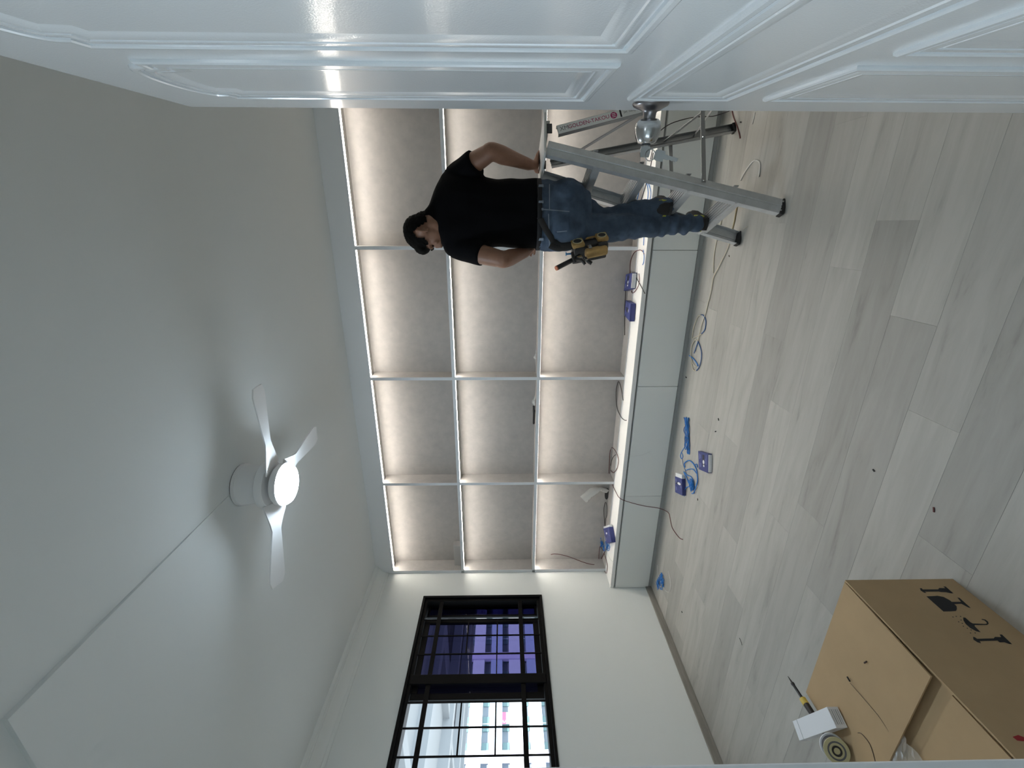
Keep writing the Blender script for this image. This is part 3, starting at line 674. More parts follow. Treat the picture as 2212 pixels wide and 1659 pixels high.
# joints (photo position, distance along the view)
SHR, ELR, WRR = at(992, 372, 2.33), at(1062, 327, 2.20), at(1150, 358, 2.33)
SHL, ELL_, WRL = at(1000, 540, 2.33), at(1088, 561, 2.26), at(1136, 545, 2.42)
NECKB = at(958, 474, 2.36)
_f = (-HX*.90 + HY*.42).normalized(); fy = (_f*math.cos(.58) - HZ*math.sin(.58)).normalized(); cz = (_f*math.sin(.58) + HZ*math.cos(.58)).normalized()
fx = fy.cross(cz)                                        # his right
HMx = Matrix((fx, fy, cz)).transposed()
HEADC = at(912, 499, 2.27) + fx*.078 + fy*.014 + cz*.004
hp_ = lambda x, y, z: HEADC + fx*x + fy*y + cz*z
body = MB()
body.ell(hp_(0, -.010, .020), (.073, .092, .085), HMx, 24, 16)                  # skull
body.ell(hp_(0, .030, -.030), (.060, .062, .072), HMx, 20, 14)                  # face
body.ell(hp_(0, .050, -.085), (.040, .040, .032), HMx, 16, 10)                  # chin
body.ell(hp_(0, .010, -.070), (.054, .055, .045), HMx, 16, 10)                  # jaw
body.tube([hp_(0, .088, .005), hp_(0, .104, -.028), hp_(0, .085, -.040)], [.008, .014, .010], 10)   # nose
for s_ in (-1, 1):
    body.ell(hp_(.030*s_, .080, .018), (.022, .012, .010), HMx, 10, 8)          # brow
    body.ell(hp_(.038*s_, .070, -.022), (.020, .016, .018), HMx, 10, 8)         # cheek
    # ear: rim, lobe and tragus
    er = [hp_(s_*(.080+.012*math.sin(PI*k/10)), -.012-.012*math.cos(2*PI*k/10*.5)*1.2 - .010*math.sin(PI*k/10), .020-.052*k/10+.010*math.sin(PI*k/10)) for k in range(11)]
    body.tube(er, .0066, 8); body.ell(hp_(s_*.074, -.014, -.004), (.006, .015, .026), HMx, 10, 8); body.ell(hp_(s_*.077, -.004, -.034), (.007, .008, .009), HMx, 8, 6)
body.ell(hp_(0, .088, -.060), (.022, .010, .006), HMx, 10, 6); body.ell(hp_(0, .086, -.070), (.019, .010, .007), HMx, 10, 6)   # lips
chain(body, [(hp_(0, -.018, -.045), .055, .060), (at(938, 484, 2.355), .056, .060), (NECKB, .064, .064), (at(985, 464, 2.36), .075, .075)])
# trunk and legs (inside the clothes)
body_rings(body, [(968, 415, 520, 2.36, .055), (985, 385, 548, 2.36, .080), (1015, 388, 540, 2.35, .095), (1060, 398, 528, 2.35, .095), (1120, 400, 528, 2.35, .090), (1170, 404, 530, 2.35, .090), (1215, 408, 532, 2.35, .095), (1255, 420, 524, 2.35, .085)])
# right arm, planted on the platform
chain(body, [(SHR, .056, .056), (SHR.lerp(ELR, .5), .052, .052), (ELR.lerp(SHR, .12), .046, .044), (ELR, .043, .043), (ELR.lerp(WRR, .25), .049, .044), (ELR.lerp(WRR, .6), .038, .035), (WRR.lerp(ELR, .06), .027, .030)])
chain(body, [(SHL, .056, .056), (SHL.lerp(ELL_, .5), .052, .052), (ELL_.lerp(SHL, .12), .046, .044), (ELL_, .043, .043), (ELL_.lerp(WRL, .3), .046, .042), (ELL_.lerp(WRL, .65), .037, .034), (WRL, .027, .028)])
# legs
LEGL = [(at(1240, 500, 2.34), .085, .085), (at(1300, 495, 2.33), .076, .074), (at(1350, 490, 2.33), .060, .060), (at(1400, 488, 2.35), .056, .056), (at(1450, 485, 2.37), .047, .047), (at(1505, 482, 2.375), .036, .036)]
LEGR = [(at(1232, 438, 2.36), .085, .088), (at(1262, 456, 2.37), .072, .076), (at(1300, 474, 2.38), .056, .058), (at(1350, 462, 2.37), .054, .054), (at(1400, 451, 2.32), .046, .046), (at(1440, 448, 2.30), .037, .037)]
chain(body, [(p, a*.8, c*.8) for p, a, c in LEGL]); chain(body, [(p, a*.8, c*.8) for p, a, c in LEGR])
def hand(b, wrist, fwd, side, up_, scale=1.0, curl=.35, thumb=1):
    """palm + five fingers; fwd = finger direction, side = towards the thumb, up_ = back of the hand"""
    fwd = fwd.normalized(); side = (side - fwd*side.dot(fwd)).normalized(); up_ = fwd.cross(side)*1.0 if fwd.cross(side).dot(up_) > 0 else side.cross(fwd)
    p = lambda f, s, u: wrist + fwd*f*scale + side*s*scale + up_*u*scale
    b.rings([[p(f, s0*math.cos(2*PI*k/14), h*math.sin(2*PI*k/14) + dz) for k in range(14)] for f, s0, h, dz in ((-.012, .026, .021, 0), (.015, .033, .018, 0), (.045, .041, .016, 0), (.075, .043, .014, -.001), (.090, .040, .011, -.002))])
    for i, (s, L0) in enumerate(((.031, .072), (.0105, .080), (-.0105, .074), (-.031, .058))):
        q = p(.070, s, -.001); a = .10*curl; out = s*.6; pts = [q]; d = 0.0
        for j, (fr, r_) in enumerate(((.22, .0095), (.44, .0092), (.32, .0085), (.22, .0075))):
            d += curl*(.35 if j == 0 else .75); v = fwd*math.cos(d) - up_*math.sin(d) + side*out*.25
            pts.append(pts[-1] + v.normalized()*L0*fr*scale*1.0)
        b.tube(pts, [.0098*scale, .0096*scale, .0092*scale, .0085*scale, .0068*scale], 10); b.ell(pts[-1], (.0068*scale,)*3, n=8, m=6)
    tp = [p(.012, .024, -.002), p(.034, .046, -.006), p(.058, .060, -.010), p(.080, .064, -.014)]
    b.tube(tp, [.016*scale, .0135*scale, .0115*scale, .0085*scale], 10); b.ell(tp[-1], (.0085*scale,)*3, n=8, m=6)
hw = at(1157, 357, 2.335)
hand(body, hw, HX*.75 + HY*.65 - HZ*.16, -HX*.6 + HY*.75, HZ, .95, .14)
body.tube([WRR.lerp(ELR, .08), hw], [.027, .024], 12)
hand(body, WRL, (WRL-ELL_).normalized()*.6 + HX*.55 + HY*.35, HZ, -HY, .95, .9)
me = remeshed(body, 'person', .0052, 3)
person = put(me, 'person', 'skin', None, at(1530, 482, 2.36))
tag(person, 'person in black t-shirt and blue jeans standing on the ladder, back turned, head bowed', 'person')
# face details
for s_ in (-1, 1):
    MB().ell(hp_(.030*s_, .0785, .004), (.011, .006, .0055), HMx, 10, 8).build('eye', 'eye_dark', person, True)
    bw = MB(); bw.tube([hp_(.012*s_, .094, .019), hp_(.030*s_, .092, .025), hp_(.048*s_, .080, .018)], [.003, .0042, .0025], 6); bw.build('eyebrow', 'hair', person, True)
# hair: cap over skull, back and sides, fringe hanging forward
hb = MB()
hb.ell(hp_(0, -.012, .026), (.080, .100, .090), HMx, 24, 16)
hb.ell(hp_(0, -.050, -.020), (.066, .052, .062), HMx, 20, 12)
hb.ell(hp_(0, .048, .062), (.066, .046, .042), HMx, 18, 12)
hm = remeshed(hb, 'hair', .006, 3, lambda c: .0035*noise.noise(c*70) + .002*noise.noise(c*160))
# keep only the hairline: drop faces in front of / below it
bm = bmesh.new(); bm.from_mesh(hm); dead = []
for v in bm.verts:
    l = v.co - HEADC; x, y, z = l.dot(fx), l.dot(fy), l.dot(cz)
    if y > .060: hairline = .030
    elif y > .012: hairline = .006
    elif y > -.030: hairline = .020 if y > -.026 else -.01
    else: hairline = -.050 - .35*(-.030 - y)
    if -.036 < y < .004 and abs(x) > .058: hairline = max(hairline, .036)
    if z < hairline: dead.append(v)
bmesh.ops.delete(bm, geom=dead, context='VERTS'); bm.to_mesh(hm); bm.free()
put(hm, 'hair', 'hair', person)
# t-shirt
sh = MB()
body_rings(sh, [(919, 458, 489, 2.355, .050), (928, 446, 497, 2.36, .064), (938, 424, 506, 2.36, .076), (948, 395, 517, 2.36, .086), (958, 379, 534, 2.36, .098), (972, 371, 546, 2.355, .108), (990, 370, 548, 2.355, .114), (1015, 378, 542, 2.35, .120), (1045, 387, 534, 2.35, .120), (1075, 391, 532, 2.35, .118), (1105, 389, 533, 2.35, .115), (1130, 391, 534, 2.35, .114), (1158, 391, 535, 2.35, .116), (1164, 392, 535, 2.35, .112)])
def sleeve(sh, a, c, end, r0, r1):
    e = a.lerp(c, end); ax = (e-a).normalized()
    sh.tube([a - ax*.03, a + ax*.02, e], [(r0*.95, r0*.95), (r0, r0), (r1, r1)], 22)
sleeve(sh, at(988, 382, 2.34), ELR, .56, .070, .068); sleeve(sh, at(993, 534, 2.34), ELL_, .54, .068, .065)
sh.ell(at(984, 392, 2.345), (.072, .072, .072)); sh.ell(at(984, 528, 2.345), (.070, .070, .070))
wr = lambda c: .005*noise.noise(c*9 + Vector((3, 1, 2))) + .004*noise.noise(Vector((c.x*16, c.y*16, c.z*7)))
put(remeshed(sh, 't_shirt', .0075, 5, wr), 't_shirt', 'black_cotton', person)
# jeans
jn = MB()
body_rings(jn, [(1160, 392, 538, 2.35, .112), (1180, 393, 540, 2.35, .118), (1205, 396, 541, 2.345, .126), (1230, 402, 540, 2.34, .130), (1255, 408, 535, 2.34, .120), (1272, 416, 526, 2.34, .095)])
chain(jn, [(p, a*w_, c*w_) for (p, a, c), w_ in zip(LEGL, (1.05, 1.02, 1.12, 1.12, 1.16, 1.22))], 20)
chain(jn, [(p, a*w_, c*w_) for (p, a, c), w_ in zip(LEGR, (1.05, 1.0, 1.02, 1.02, 1.10, 1.20))], 20)
for s_, y in ((1, 432), (-1, 502)): jn.ell(at(1222, y, 2.34) - HY*.052, (.088, .085, .100))
fold = lambda c: (.006*noise.noise(Vector((c.x*12, c.y*12, c.z*26))) + .003*noise.noise(c*40)) * (1.5 if c.z < .62 else 1.0) + (.005*math.sin(c.z*95 + 2*noise.noise(c*12)) if c.z < .52 else 0)
jme = remeshed(jn, 'jeans', .0072, 4, fold)
from mathutils.bvhtree import BVHTree
jb = BVHTree.FromPolygons([v.co.copy() for v in jme.vertices], [p.vertices[:] for p in jme.polygons])
put(jme, 'jeans', 'denim', person)
def patch(name, corners, m, off=.003, nu=10, nv=10, th=.003):
    """cloth patch laid onto the jeans under four photo corners"""
    g_ = []
    for i in range(nu+1):
        row = []
        for j in range(nv+1):
            u, v = i/nu, j/nv
            x = (corners[0][0]*(1-u)+corners[1][0]*u)*(1-v) + (corners[3][0]*(1-u)+corners[2][0]*u)*v
            y = (corners[0][1]*(1-u)+corners[1][1]*u)*(1-v) + (corners[3][1]*(1-u)+corners[2][1]*u)*v
            d = ray(x, y).normalized(); h, nrm, _, _ = jb.ray_cast(CAM, d)
            if h is None: h, nrm = at(x, y, 2.27), -d
            if nrm.dot(d) > 0: nrm = -nrm
            row.append((h, (nrm - d).normalized()))
        g_.append(row)
    b = MB(); b.rings([[h + n_*off for h, n_ in r] for r in g_], cap=False, closed=False)
    edge = [(0, j) for j in range(nv+1)] + [(i, nv) for i in range(1, nu+1)] + [(nu, j) for j in range(nv-1, -1, -1)] + [(i, 0) for i in range(nu-1, 0, -1)]
    b.rings([[g_[i][j][0] + g_[i][j][1]*off for i, j in edge], [g_[i][j][0] - g_[i][j][1]*.004 for i, j in edge]], cap=False)
    return b.build(name, m, person, True, ang=60)
pk1 = patch('back_pocket', [(1190, 412), (1190, 448), (1230, 446), (1234, 418)], 'denim')
pk2 = patch('back_pocket', [(1192, 455), (1196, 505), (1229, 499), (1228, 458)], 'denim')
patch('waistband', [(1161, 393), (1161, 534), (1172, 534), (1172, 393)], 'denim', .003, 24, 3)
patch('yoke_seam', [(1186, 398), (1186, 455), (1188, 455), (1188, 398)], 'denim_light', .0025, 14, 1); patch('yoke_seam', [(1184, 462), (1186, 532), (1188, 532), (1186, 462)], 'denim_light', .0025, 14, 1)
patch('seat_seam', [(1172, 451), (1172, 453.5), (1230, 458), (1230, 456)], 'denim_light', .0025, 2, 16)
patch('pocket_seam', [(1203, 500), (1204, 502), (1225, 500), (1225, 498)], 'denim_light', .004, 2, 8)
for y in (402, 436, 452, 516):
    patch('belt_loop', [(1158, y-2), (1158, y+3), (1174, y+3), (1174, y-2)], 'denim_light', .009, 3, 5)
# belt
bt = MB(); rr = []
for x in (1157.5, 1158.5, 1166.5, 1167.5):
    c = at(x, 464.5, 2.35); w = .1885 if x in (1158.5, 1166.5) else .186; th = .121 if x in (1158.5, 1166.5) else .118
    rr.append([c + HX*w*math.copysign(abs(math.cos(a))**.85, math.cos(a)) + HY*th*math.copysign(abs(math.sin(a))**.85, math.sin(a)) for a in [2*PI*k/40 for k in range(40)]])
bt.rings(rr, cap=False); bt.build('belt', 'belt_web', person, True, ang=60)
# shoes
def shoe(xa, ya, dep, zsole, lean):
    hc = at(xa, ya, dep); hc.z = zsole
    toe = (HY*.90 + HX*lean).normalized(); sd = Vector((toe.y, -toe.x, 0))
    q = lambda f, s, u: hc + toe*f + sd*s + UP*u
    def sec(f, w, h, h0=.012): return [q(f, w*math.cos(a), h0 + (h-h0)*max(0, math.sin(a))**.8 if math.sin(a) >= 0 else h0) for a in [PI*k/10 for k in range(11)]] + [q(f, w*t_, h0) for t_ in (-.6, -.2, .2, .6)]
    b = MB(); b.rings([sec(f, w, h) for f, w, h in ((-.045, .018, .065), (-.040, .030, .080), (-.02, .036, .092), (.02, .037, .094), (.06, .040, .080), (.10, .045, .062), (.15, .046, .052), (.19, .038, .045), (.212, .020, .034))])
    so = b.build('shoe', 'shoe_black', person, True, ang=65)
    b = MB(); out = [(-.048, .014), (-.042, .032), (0, .039), (.06, .043), (.12, .049), (.17, .046), (.205, .030), (.218, .012)]
    ring = [(f, w) for f, w in out] + [(f, -w) for f, w in out[::-1]]
    b.rings([[q(f, w, z_) for f, w in ring] for z_ in (0, .014)]); b.build('sole', 'rubber', so)
    for s_ in (-1, 1):
        b = MB(); b.rings([[q(f, s_*(.0375+e_), u) for f, u in ((-.022, .020), (.012, .022), (.016, .062), (-.018, .070))] for e_ in (-.006, .004)]); b.build('side_panel', 'shoe_yellow', so)
    return so
SZ1, SZ2 = STEPZ[0] + .005, STEPZ[1] + .005
shoe(1520, 482, 2.385, SZ1, .50); shoe(1448, 449, 2.305, SZ2, .50)

# ------------------------------------------------------------------ tool pouch on his left hip
pc = at(1272, 541, 2.30)
PXa = (at(1312, 530, 2.30) - at(1234, 546, 2.30)).normalized()      # pouch downwards
PYa = (-HX*.75 - HY*.66); PYa = (PYa - PXa*PYa.dot(PXa)).normalized()     # outwards from the hip
PZa = PXa.cross(PYa)
PM = Matrix(((PXa.x, PZa.x, PYa.x, pc.x), (PXa.y, PZa.y, PYa.y, pc.y), (PXa.z, PZa.z, PYa.z, pc.z), (0, 0, 0, 1)))   # (down, across, out)
PR = PM.to_3x3()
pouch = thing('tool_pouch', 'black and tan leather tool pouch hanging on the belt of the man', 'pouch', pc - UP*.09)
lp = lambda d, a, o_: PM @ Vector((d, a, o_))
# which way is "towards the camera" across the pouch
sg = 1 if PZa.dot(-HY) > 0 else -1
b = MB(); b.box(lp(0, 0, 0), (.190, .120, .030), PR, .010, 2); b.build('back_panel', 'leather_black', pouch, True)
b = MB(); b.box(lp(-.005, sg*.030, .004), (.165, .060, .044), PR, .012, 2); b.build('main_pocket', 'leather_black', pouch, True)
def upocket(d0, d1, a0, a1, o_, name):
    b = MB(); b.box(lp((d0+d1)/2, sg*(a0+a1)/2, o_), (d1-d0, a1-a0, .020), PR, .008, 2); p_ = b.build(name, 'tan_leather', pouch, True)
    b = MB(); ar = [lp((d0+d1)/2 + (d1-d0)*.36*math.cos(t_), sg*((a0+a1)/2 + (a1-a0)*.34*math.sin(t_)), o_+.011) for t_ in [2*PI*k/20 for k in range(21)]]; b.tube(ar, .0035, 6, False); b.build('pocket_rim', 'pale_yellow', p_, True)
    b = MB(); b.rings([[lp((d0+d1)/2 + (d1-d0)*.33*math.cos(t_), sg*((a0+a1)/2 + (a1-a0)*.31*math.sin(t_)), o_+h) for t_ in [2*PI*k/20 for k in range(20)]] for h in (.0085, .0105)]); b.build('pocket_mouth', 'leather_black', p_)
# pockets face the camera: built on the side of the pouch
QM = Matrix((PXa, PYa, PZa*sg)).transposed()
fp_ = lambda d, o_, n_: pc + PXa*d + PYa*o_ + PZa*sg*n_
def side_pocket(d0, d1, o0, o1):
    b = MB(); b.box(fp_((d0+d1)/2, (o0+o1)/2, .062), (d1-d0, o1-o0, .024), QM, .008, 2); p_ = b.build('side_pocket', 'tan_leather', pouch, True)
    cx, cy, rx, ry = (d0+d1)/2, (o0+o1)/2, (d1-d0)*.36, (o1-o0)*.34
    b = MB(); b.tube([fp_(cx+rx*math.cos(t_), cy+ry*math.sin(t_), .0745) for t_ in [2*PI*k/20 for k in range(21)]], .0032, 6, False); b.build('pocket_rim', 'pale_yellow', p_, True)
    b = MB(); b.rings([[fp_(cx+rx*.9*math.cos(t_), cy+ry*.9*math.sin(t_), h) for t_ in [2*PI*k/20 for k in range(20)]] for h in (.073, .0752)]); b.build('pocket_mouth', 'leather_black', p_)
side_pocket(-.096, -.030, -.024, .042); side_pocket(.040, .100, -.034, .030)
b = MB(); b.tube([fp_(.022+.0075*math.cos(t_), -.010+.0075*math.sin(t_), .056) for t_ in [2*PI*k/16 for k in range(17)]], .0028, 6, False); b.build('grommet', 'bright_steel', pouch, True)
b = MB(); b.box(fp_(-.01, .010, .050), (.150, .062, .016), QM, .006, 2); b.build('front_panel', 'leather_black', pouch, True)
b = MB(); b.box(fp_(0, -.028, .052), (.185, .007, .022), QM, .003); b.build('tan_binding', 'tan_leather', pouch)
b = MB(); b.box(fp_(.020, .070, .030), (.120, .040, .050), QM, .014, 2); b.build('outer_pocket', 'tan_leather', pouch, True)
b = MB(); b.box(fp_(.060, .052, .044), (.055, .030, .040), QM, .010, 2); b.build('flap', 'leather_black', pouch, True)
b = MB(); b.box(fp_(-.010, .058, .058), (.02, .030, .012), QM, .004); b.build('buckle', 'bright_steel', pouch)
# strap from the belt over the hip to the pouch
sp_ = []
for x, y in ((1163, 462), (1170, 478), (1180, 497), (1190, 512), (1197, 522)):
    d = ray(x, y).normalized(); h, nrm, _, _ = jb.ray_cast(CAM, d)
    sp_.append((h if h else at(x, y, 2.30)) - d*.008)
b = MB(); b.tube(spline(sp_ + [at(1212, 530, 2.25), at(1238, 528, 2.25)], 5), [(.016, .0035)]*(5*6+1), 8, up=HY); b.build('strap', 'leather_black', pouch, True)
b = MB(); b.tube(spline([at(1188, 530, 2.26), at(1205, 536, 2.25), at(1230, 533, 2.25), at(1262, 524, 2.25)], 5), [(.017, .004)]*16, 8, up=HY); b.build('side_strap', 'leather_black', pouch, True)
# tools in the pouch
def tool(name, label, cat, pts, rs, m): 
    t_ = thing(name, label, cat, pts[-1]); b = MB(); b.tube(pts, rs, 14); b.build('handle', m, t_, True); return t_
h0, h1 = at(1201, 580, 2.20), at(1240, 560, 2.24)
mat('orange_plastic', (.62, .20, .10), .5); mat('blue_plastic', (.05, .22, .45), .4)
hm_ = tool('screwdriver', 'black tool handle with orange end sticking out of the pouch', 'tool', [h0.lerp(h1, .05), h1, at(1252, 552, 2.26)], [.0125, .012, .010], 'leather_black')
b = MB(); b.tube([h0, h0.lerp(h1, .06)], [.0118, .0124], 14); b.build('end_cap', 'orange_plastic', hm_, True)
pl_ = thing('pliers', 'dark-handled pliers tucked in front of the tool pouch', 'pliers', at(1262, 560, 2.22))
for p in (((1236, 545), (1240, 562), (1243, 568)), ((1246, 560), (1256, 562), (1264, 571))):
    b = MB(); b.tube(spline([at(x, y, 2.215) for x, y in p], 4), [.008]*9, 10); b.build('handle', 'iron_black', pl_, True)
b = MB(); b.box(at(1252, 556, 2.225), (.03, .02, .010), QM, .003); b.build('jaw', 'bright_steel', pl_)
kn_ = thing('utility_cutter', 'dark grip of a cutter at the outer pocket of the pouch', 'cutter', at(1274, 568, 2.21))
b = MB(); b.tube(spline([at(1264, 556, 2.215), at(1270, 564, 2.21), at(1278, 569, 2.21)], 4), [.007]*4 + [.010]*5, 10); b.build('handle', 'iron_black', kn_, True)
b = MB(); b.box(at(1267, 561, 2.205), (.018, .012, .006), QM, .002); b.build('slider', 'bright_steel', kn_)
bc = thing('blue_clip', 'small blue plastic clip beside the black tool handle', 'clip', at(1230, 548, 2.23))
b = MB(); b.tube([at(1222, 549, 2.23), at(1236, 548, 2.23)], .0045, 8); b.build('clip_body', 'blue_plastic', bc); b = MB(); b.tube([at(1223, 545, 2.23), at(1223, 552, 2.23)], .003, 8); b.build('clip_jaw', 'blue_plastic', bc)
# ------------------------------------------------------------------ small blue cartons
mat('blue_card', (.030, .042, .175), .45); mat('blue_card_dark', (.012, .016, .10), .5); mat('print_white', (.75, .76, .78), .5); mat('print_pale', (.17, .19, .42), .5); mat('print_black', (.012, .014, .03), .5)
LZ = .3868
def blue_box(label, pix, ztop, zbase, tray=None, blobs=((.45, .50, .10, .30), (.45, .78, .10, .10)), band=(.34, .06, .12, .5), group='blue cartons left lying about'):
    P = [onZ(x, y, ztop) for x, y in pix]; dy = max(0, max(p.y for p in P)-(YB-.006)); P = [p - Vector((0, dy, 0)) for p in P]; c = sum(P, Vector())/4
    t_ = thing('blue_carton', label, 'box', (c.x, c.y, zbase), (0, 0, 0), group)
    b = MB(); b.rings([[Vector((p.x, p.y, zbase)) for p in P], [p for p in P]]); b.build('sleeve', 'blue_card', t_)
    lerp = lambda u, v: (P[0].lerp(P[1], u)).lerp(P[3].lerp(P[2], u), v)
    def pr(u, v, du, dv, m, z=.0004, n=4):
        b = MB()
        if n == 4: q = [lerp(u, v), lerp(u+du, v), lerp(u+du, v+dv), lerp(u, v+dv)]
        else: q = [lerp(u+du/2+du/2*math.cos(2*PI*k/n), v+dv/2+dv/2*math.sin(2*PI*k/n)) for k in range(n)]
        b.rings([[p + UP*.0001 for p in q], [p + UP*z for p in q]]); b.build('print', m, t_)
    pr(*band, 'print_black', .0004)
    for u, v, du, dv in blobs: pr(u, v, du, dv, 'print_white', .0007, 12)
    for u, v, du, dv in ((.10, .12, .06, .30), (.20, .15, .05, .22), (.70, .30, .04, .25), (.12, .60, .05, .25), (.24, .62, .04, .20), (.80, .10, .04, .5)): pr(u, v, du, dv, 'print_pale', .0005)
    if tray:
        a, e_, out = tray            # edge corner indices and how far the white tray sticks out
        d = (P[a] - P[(a-1) % 4] + P[e_] - P[(e_+1) % 4]).normalized() if (a, e_) in ((1, 2), (3, 0)) else (P[a] - P[(a+3) % 4] + P[e_] - P[(e_+1) % 4]).normalized()
        q = [P[a].lerp(P[e_], .04), P[a].lerp(P[e_], .96)]
        b = MB(); lo, hi = zbase+.003, ztop-.003
        b.rings([[Vector((p.x, p.y, z)) for p in (q[0]-d*.01, q[1]-d*.01, q[1]+d*out, q[0]+d*out)] for z in (lo, hi)]); b.build('inner_tray', 'print_white', t_)
    return t_
blue_box('blue carton lying flat on the floor, the nearer of the two to the doorway', [(1508, 974), (1529.5, 980.7), (1529, 1022), (1509.7, 1013.6)], .026, 0, (1, 2, .006), ((.46, .40, .18, .22), (.50, .64, .14, .13)), (.44, .12, .20, .6))
blue_box('blue carton on the floor against the cabinet plinth with its white tray showing', [(1458, 1028.7), (1473, 1034.6), (1474, 1070.7), (1458.3, 1063)], .028, 0, (0, 1, .028), ((.36, .28, .46, .16),), (.04, .27, .86, .18))
blue_box('blue carton on the white ledge, right one of the pair by black wires', [(1352, 593), (1365, 589.4), (1361.7, 624), (1347.6, 628.5)], .424, LZ+.0005, (1, 2, .006), ((.45, .42, .14, .2), (.45, .66, .14, .12)), (.36, .1, .2, .6))
blue_box('blue carton on the white ledge, left one of the pair by black wires', [(1351.6, 649), (1362.5, 656), (1360, 694.5), (1348.7, 681)], .424, LZ+.0005, None, ((.62, .40, .06, .2),), (.25, .35, .4, .28))
blue_box('blue carton at the window end of the white ledge on tangled blue wire', [(1303, 1142), (1315.5, 1138), (1321, 1171), (1310, 1174)], .424, LZ+.0005, (0, 1, .020), ((.30, .30, .22, .14),), (.2, .55, .1, .3))

# ------------------------------------------------------------------ cables
mat('cable_black', (.018, .010, .010), .45); mat('cable_red', (.10, .018, .016), .5); mat('cable_blue', (.015, .17, .52), .4); mat('cable_navy', (.03, .10, .26), .4); mat('cable_cream', (.52, .48, .38), .5); mat('cable_white', (.66, .66, .64), .5); mat('cable_tan', (.42, .33, .18), .5)
def cable(name, label, pts, r, m, cat='cable', group=None, n=6):
    pts = [fit(p, r) for p in pts]
    b = MB(); b.tube(spline(pts, n), r, 8); o = b.build(name, m, smooth=True, ang=70); return tag(o, label, cat, group)
def fit(p, r=.003):           # keep cables on the ledge in front of the back panel
    return CAM + (p-CAM)*((YB-.006-r)/p.y) if p.y > YB-.006-r else p
oz = lambda z, *q: [onZ(x, y, z) for x, y in q]
oy = lambda Y, *q: [onY(x, y, Y) for x, y in q]
cable('hanging_cable', 'dark red-black cable arching down the cabinet front behind the door knob', oz(LZ+.003, (1405, 345), (1413, 307)) + oy(3.03, (1421, 288), (1446, 268.6), (1476.6, 258), (1503.6, 252.8), (1528.7, 251.6), (1545, 250)) + oz(.003, (1579, 238), (1586, 226)), .0026, 'cable_black')
cable('floor_cable', 'red-black cable end on the floor beyond the ladder rear foot', oz(.003, (1578, 205), (1581, 234), (1584, 251), (1592, 272), (1598, 294), (1598.5, 299)), .0030, 'cable_red')
cable('ledge_cable', 'straight black cable across the ledge behind the ladder', oz(LZ+.003, (1411, 330), (1403, 370), (1392, 410), (1381, 446), (1377, 470)), .0030, 'cable_black')
tw = thing('blue_wire_loops', 'loops of blue wire on the ledge seen between the ladder rails', 'wire', onZ(1398, 420, LZ))
for k, q in enumerate((((1392, 385), (1398, 400), (1400, 418), (1397, 440), (1390, 462)), ((1396, 388), (1403, 402), (1406, 418), (1403, 436), (1396, 458), (1392, 500), (1390, 530)), ((1385, 398), (1379, 420), (1376, 440), (1382, 470)))):
    b = MB(); b.tube(spline([fit(p) for p in oz(LZ+.003, *q)], 6), .0026, 8); b.build('loop', 'cable_blue', tw, True)
cable('driver_lead', 'red-black lead looping from the right carton of the pair on the ledge', oz(LZ+.004, (1361, 592), (1362, 565)) + [onZ(1370, 546, LZ+.02), onZ(1382, 540, LZ+.012)] + oz(LZ+.003, (1389, 544), (1391, 549)), .0026, 'cable_red')
cable('blue_lead', 'short blue wire with frayed end on the ledge edge by the divider', oz(LZ+.003, (1389, 540), (1391, 552), (1390.5, 566), (1388, 572)), .0026, 'cable_blue', 'wire')
for q in ((1386, 574), (1390, 576), (1384, 571)): pass
cable('crossed_lead', 'black lead running to the ledge edge from the right carton of the pair', oz(LZ+.003, (1369, 593), (1376, 603), (1384, 617), (1393, 634)), .0028, 'cable_black')
cable('crossed_lead', 'red lead curving back under the right carton of the pair on the ledge', oz(LZ+.003, (1380, 591), (1381, 604), (1379, 617), (1372, 629), (1366, 633), (1364, 628)), .0026, 'cable_red')
cable('back_lead', 'black lead along the back of the ledge past the left carton', oz(LZ+.003, (1351.5, 622), (1351, 640), (1349.5, 668), (1349.5, 700), (1349.5, 724)), .0030, 'cable_black')
cable('looped_cable', 'black open loop of cable alone on the ledge, third bay from the left', [onZ(1346, 865, LZ+.003), onZ(1342, 840, LZ+.010), onZ(1336, 824, LZ+.014), onZ(1331, 847, LZ+.010), onZ(1333, 880, LZ+.004), onZ(1341, 900, LZ+.003), onZ(1348, 907, LZ+.003), onZ(1353, 908, LZ+.003)], .0028, 'cable_black')
cable('coiled_cable', 'dark red cable coil on the ledge running down the cabinet to the floor', oz(LZ+.003, (1319, 1016), (1325.5, 1021), (1333, 1011), (1336, 993), (1331, 977), (1322, 967), (1317.5, 979), (1316, 1008)) + oz(LZ+.006, (1316, 1024), (1321.5, 1043), (1331, 1064), (1340, 1077)) + oy(3.045, (1362, 1085.5)) + oy(3.03, (1392, 1093), (1424, 1098)) + oz(.006, (1443, 1107)) + oz(.003, (1447, 1118), (1451.5, 1138.5), (1461, 1154), (1469, 1163), (1474.5, 1165)), .0028, 'cable_red')
cable('inner_coil', 'short black cable offcut inside the dark coil on the ledge', oz(LZ+.003, (1330, 982), (1324, 988), (1320, 1000), (1319, 1006)), .0024, 'cable_black')
cable('cable_eye', 'narrow upright black cable loop behind the carton at the window end', [onZ(1307, 1138, LZ+.004), onZ(1305, 1116, LZ+.01), onZ(1304.7, 1098, LZ+.014), onZ(1308, 1085, LZ+.014), onZ(1311.6, 1094, LZ+.012), onZ(1311, 1112, LZ+.008), onZ(1307.6, 1123, LZ+.004), onZ(1307, 1138, LZ+.009)], .0026, 'cable_black')
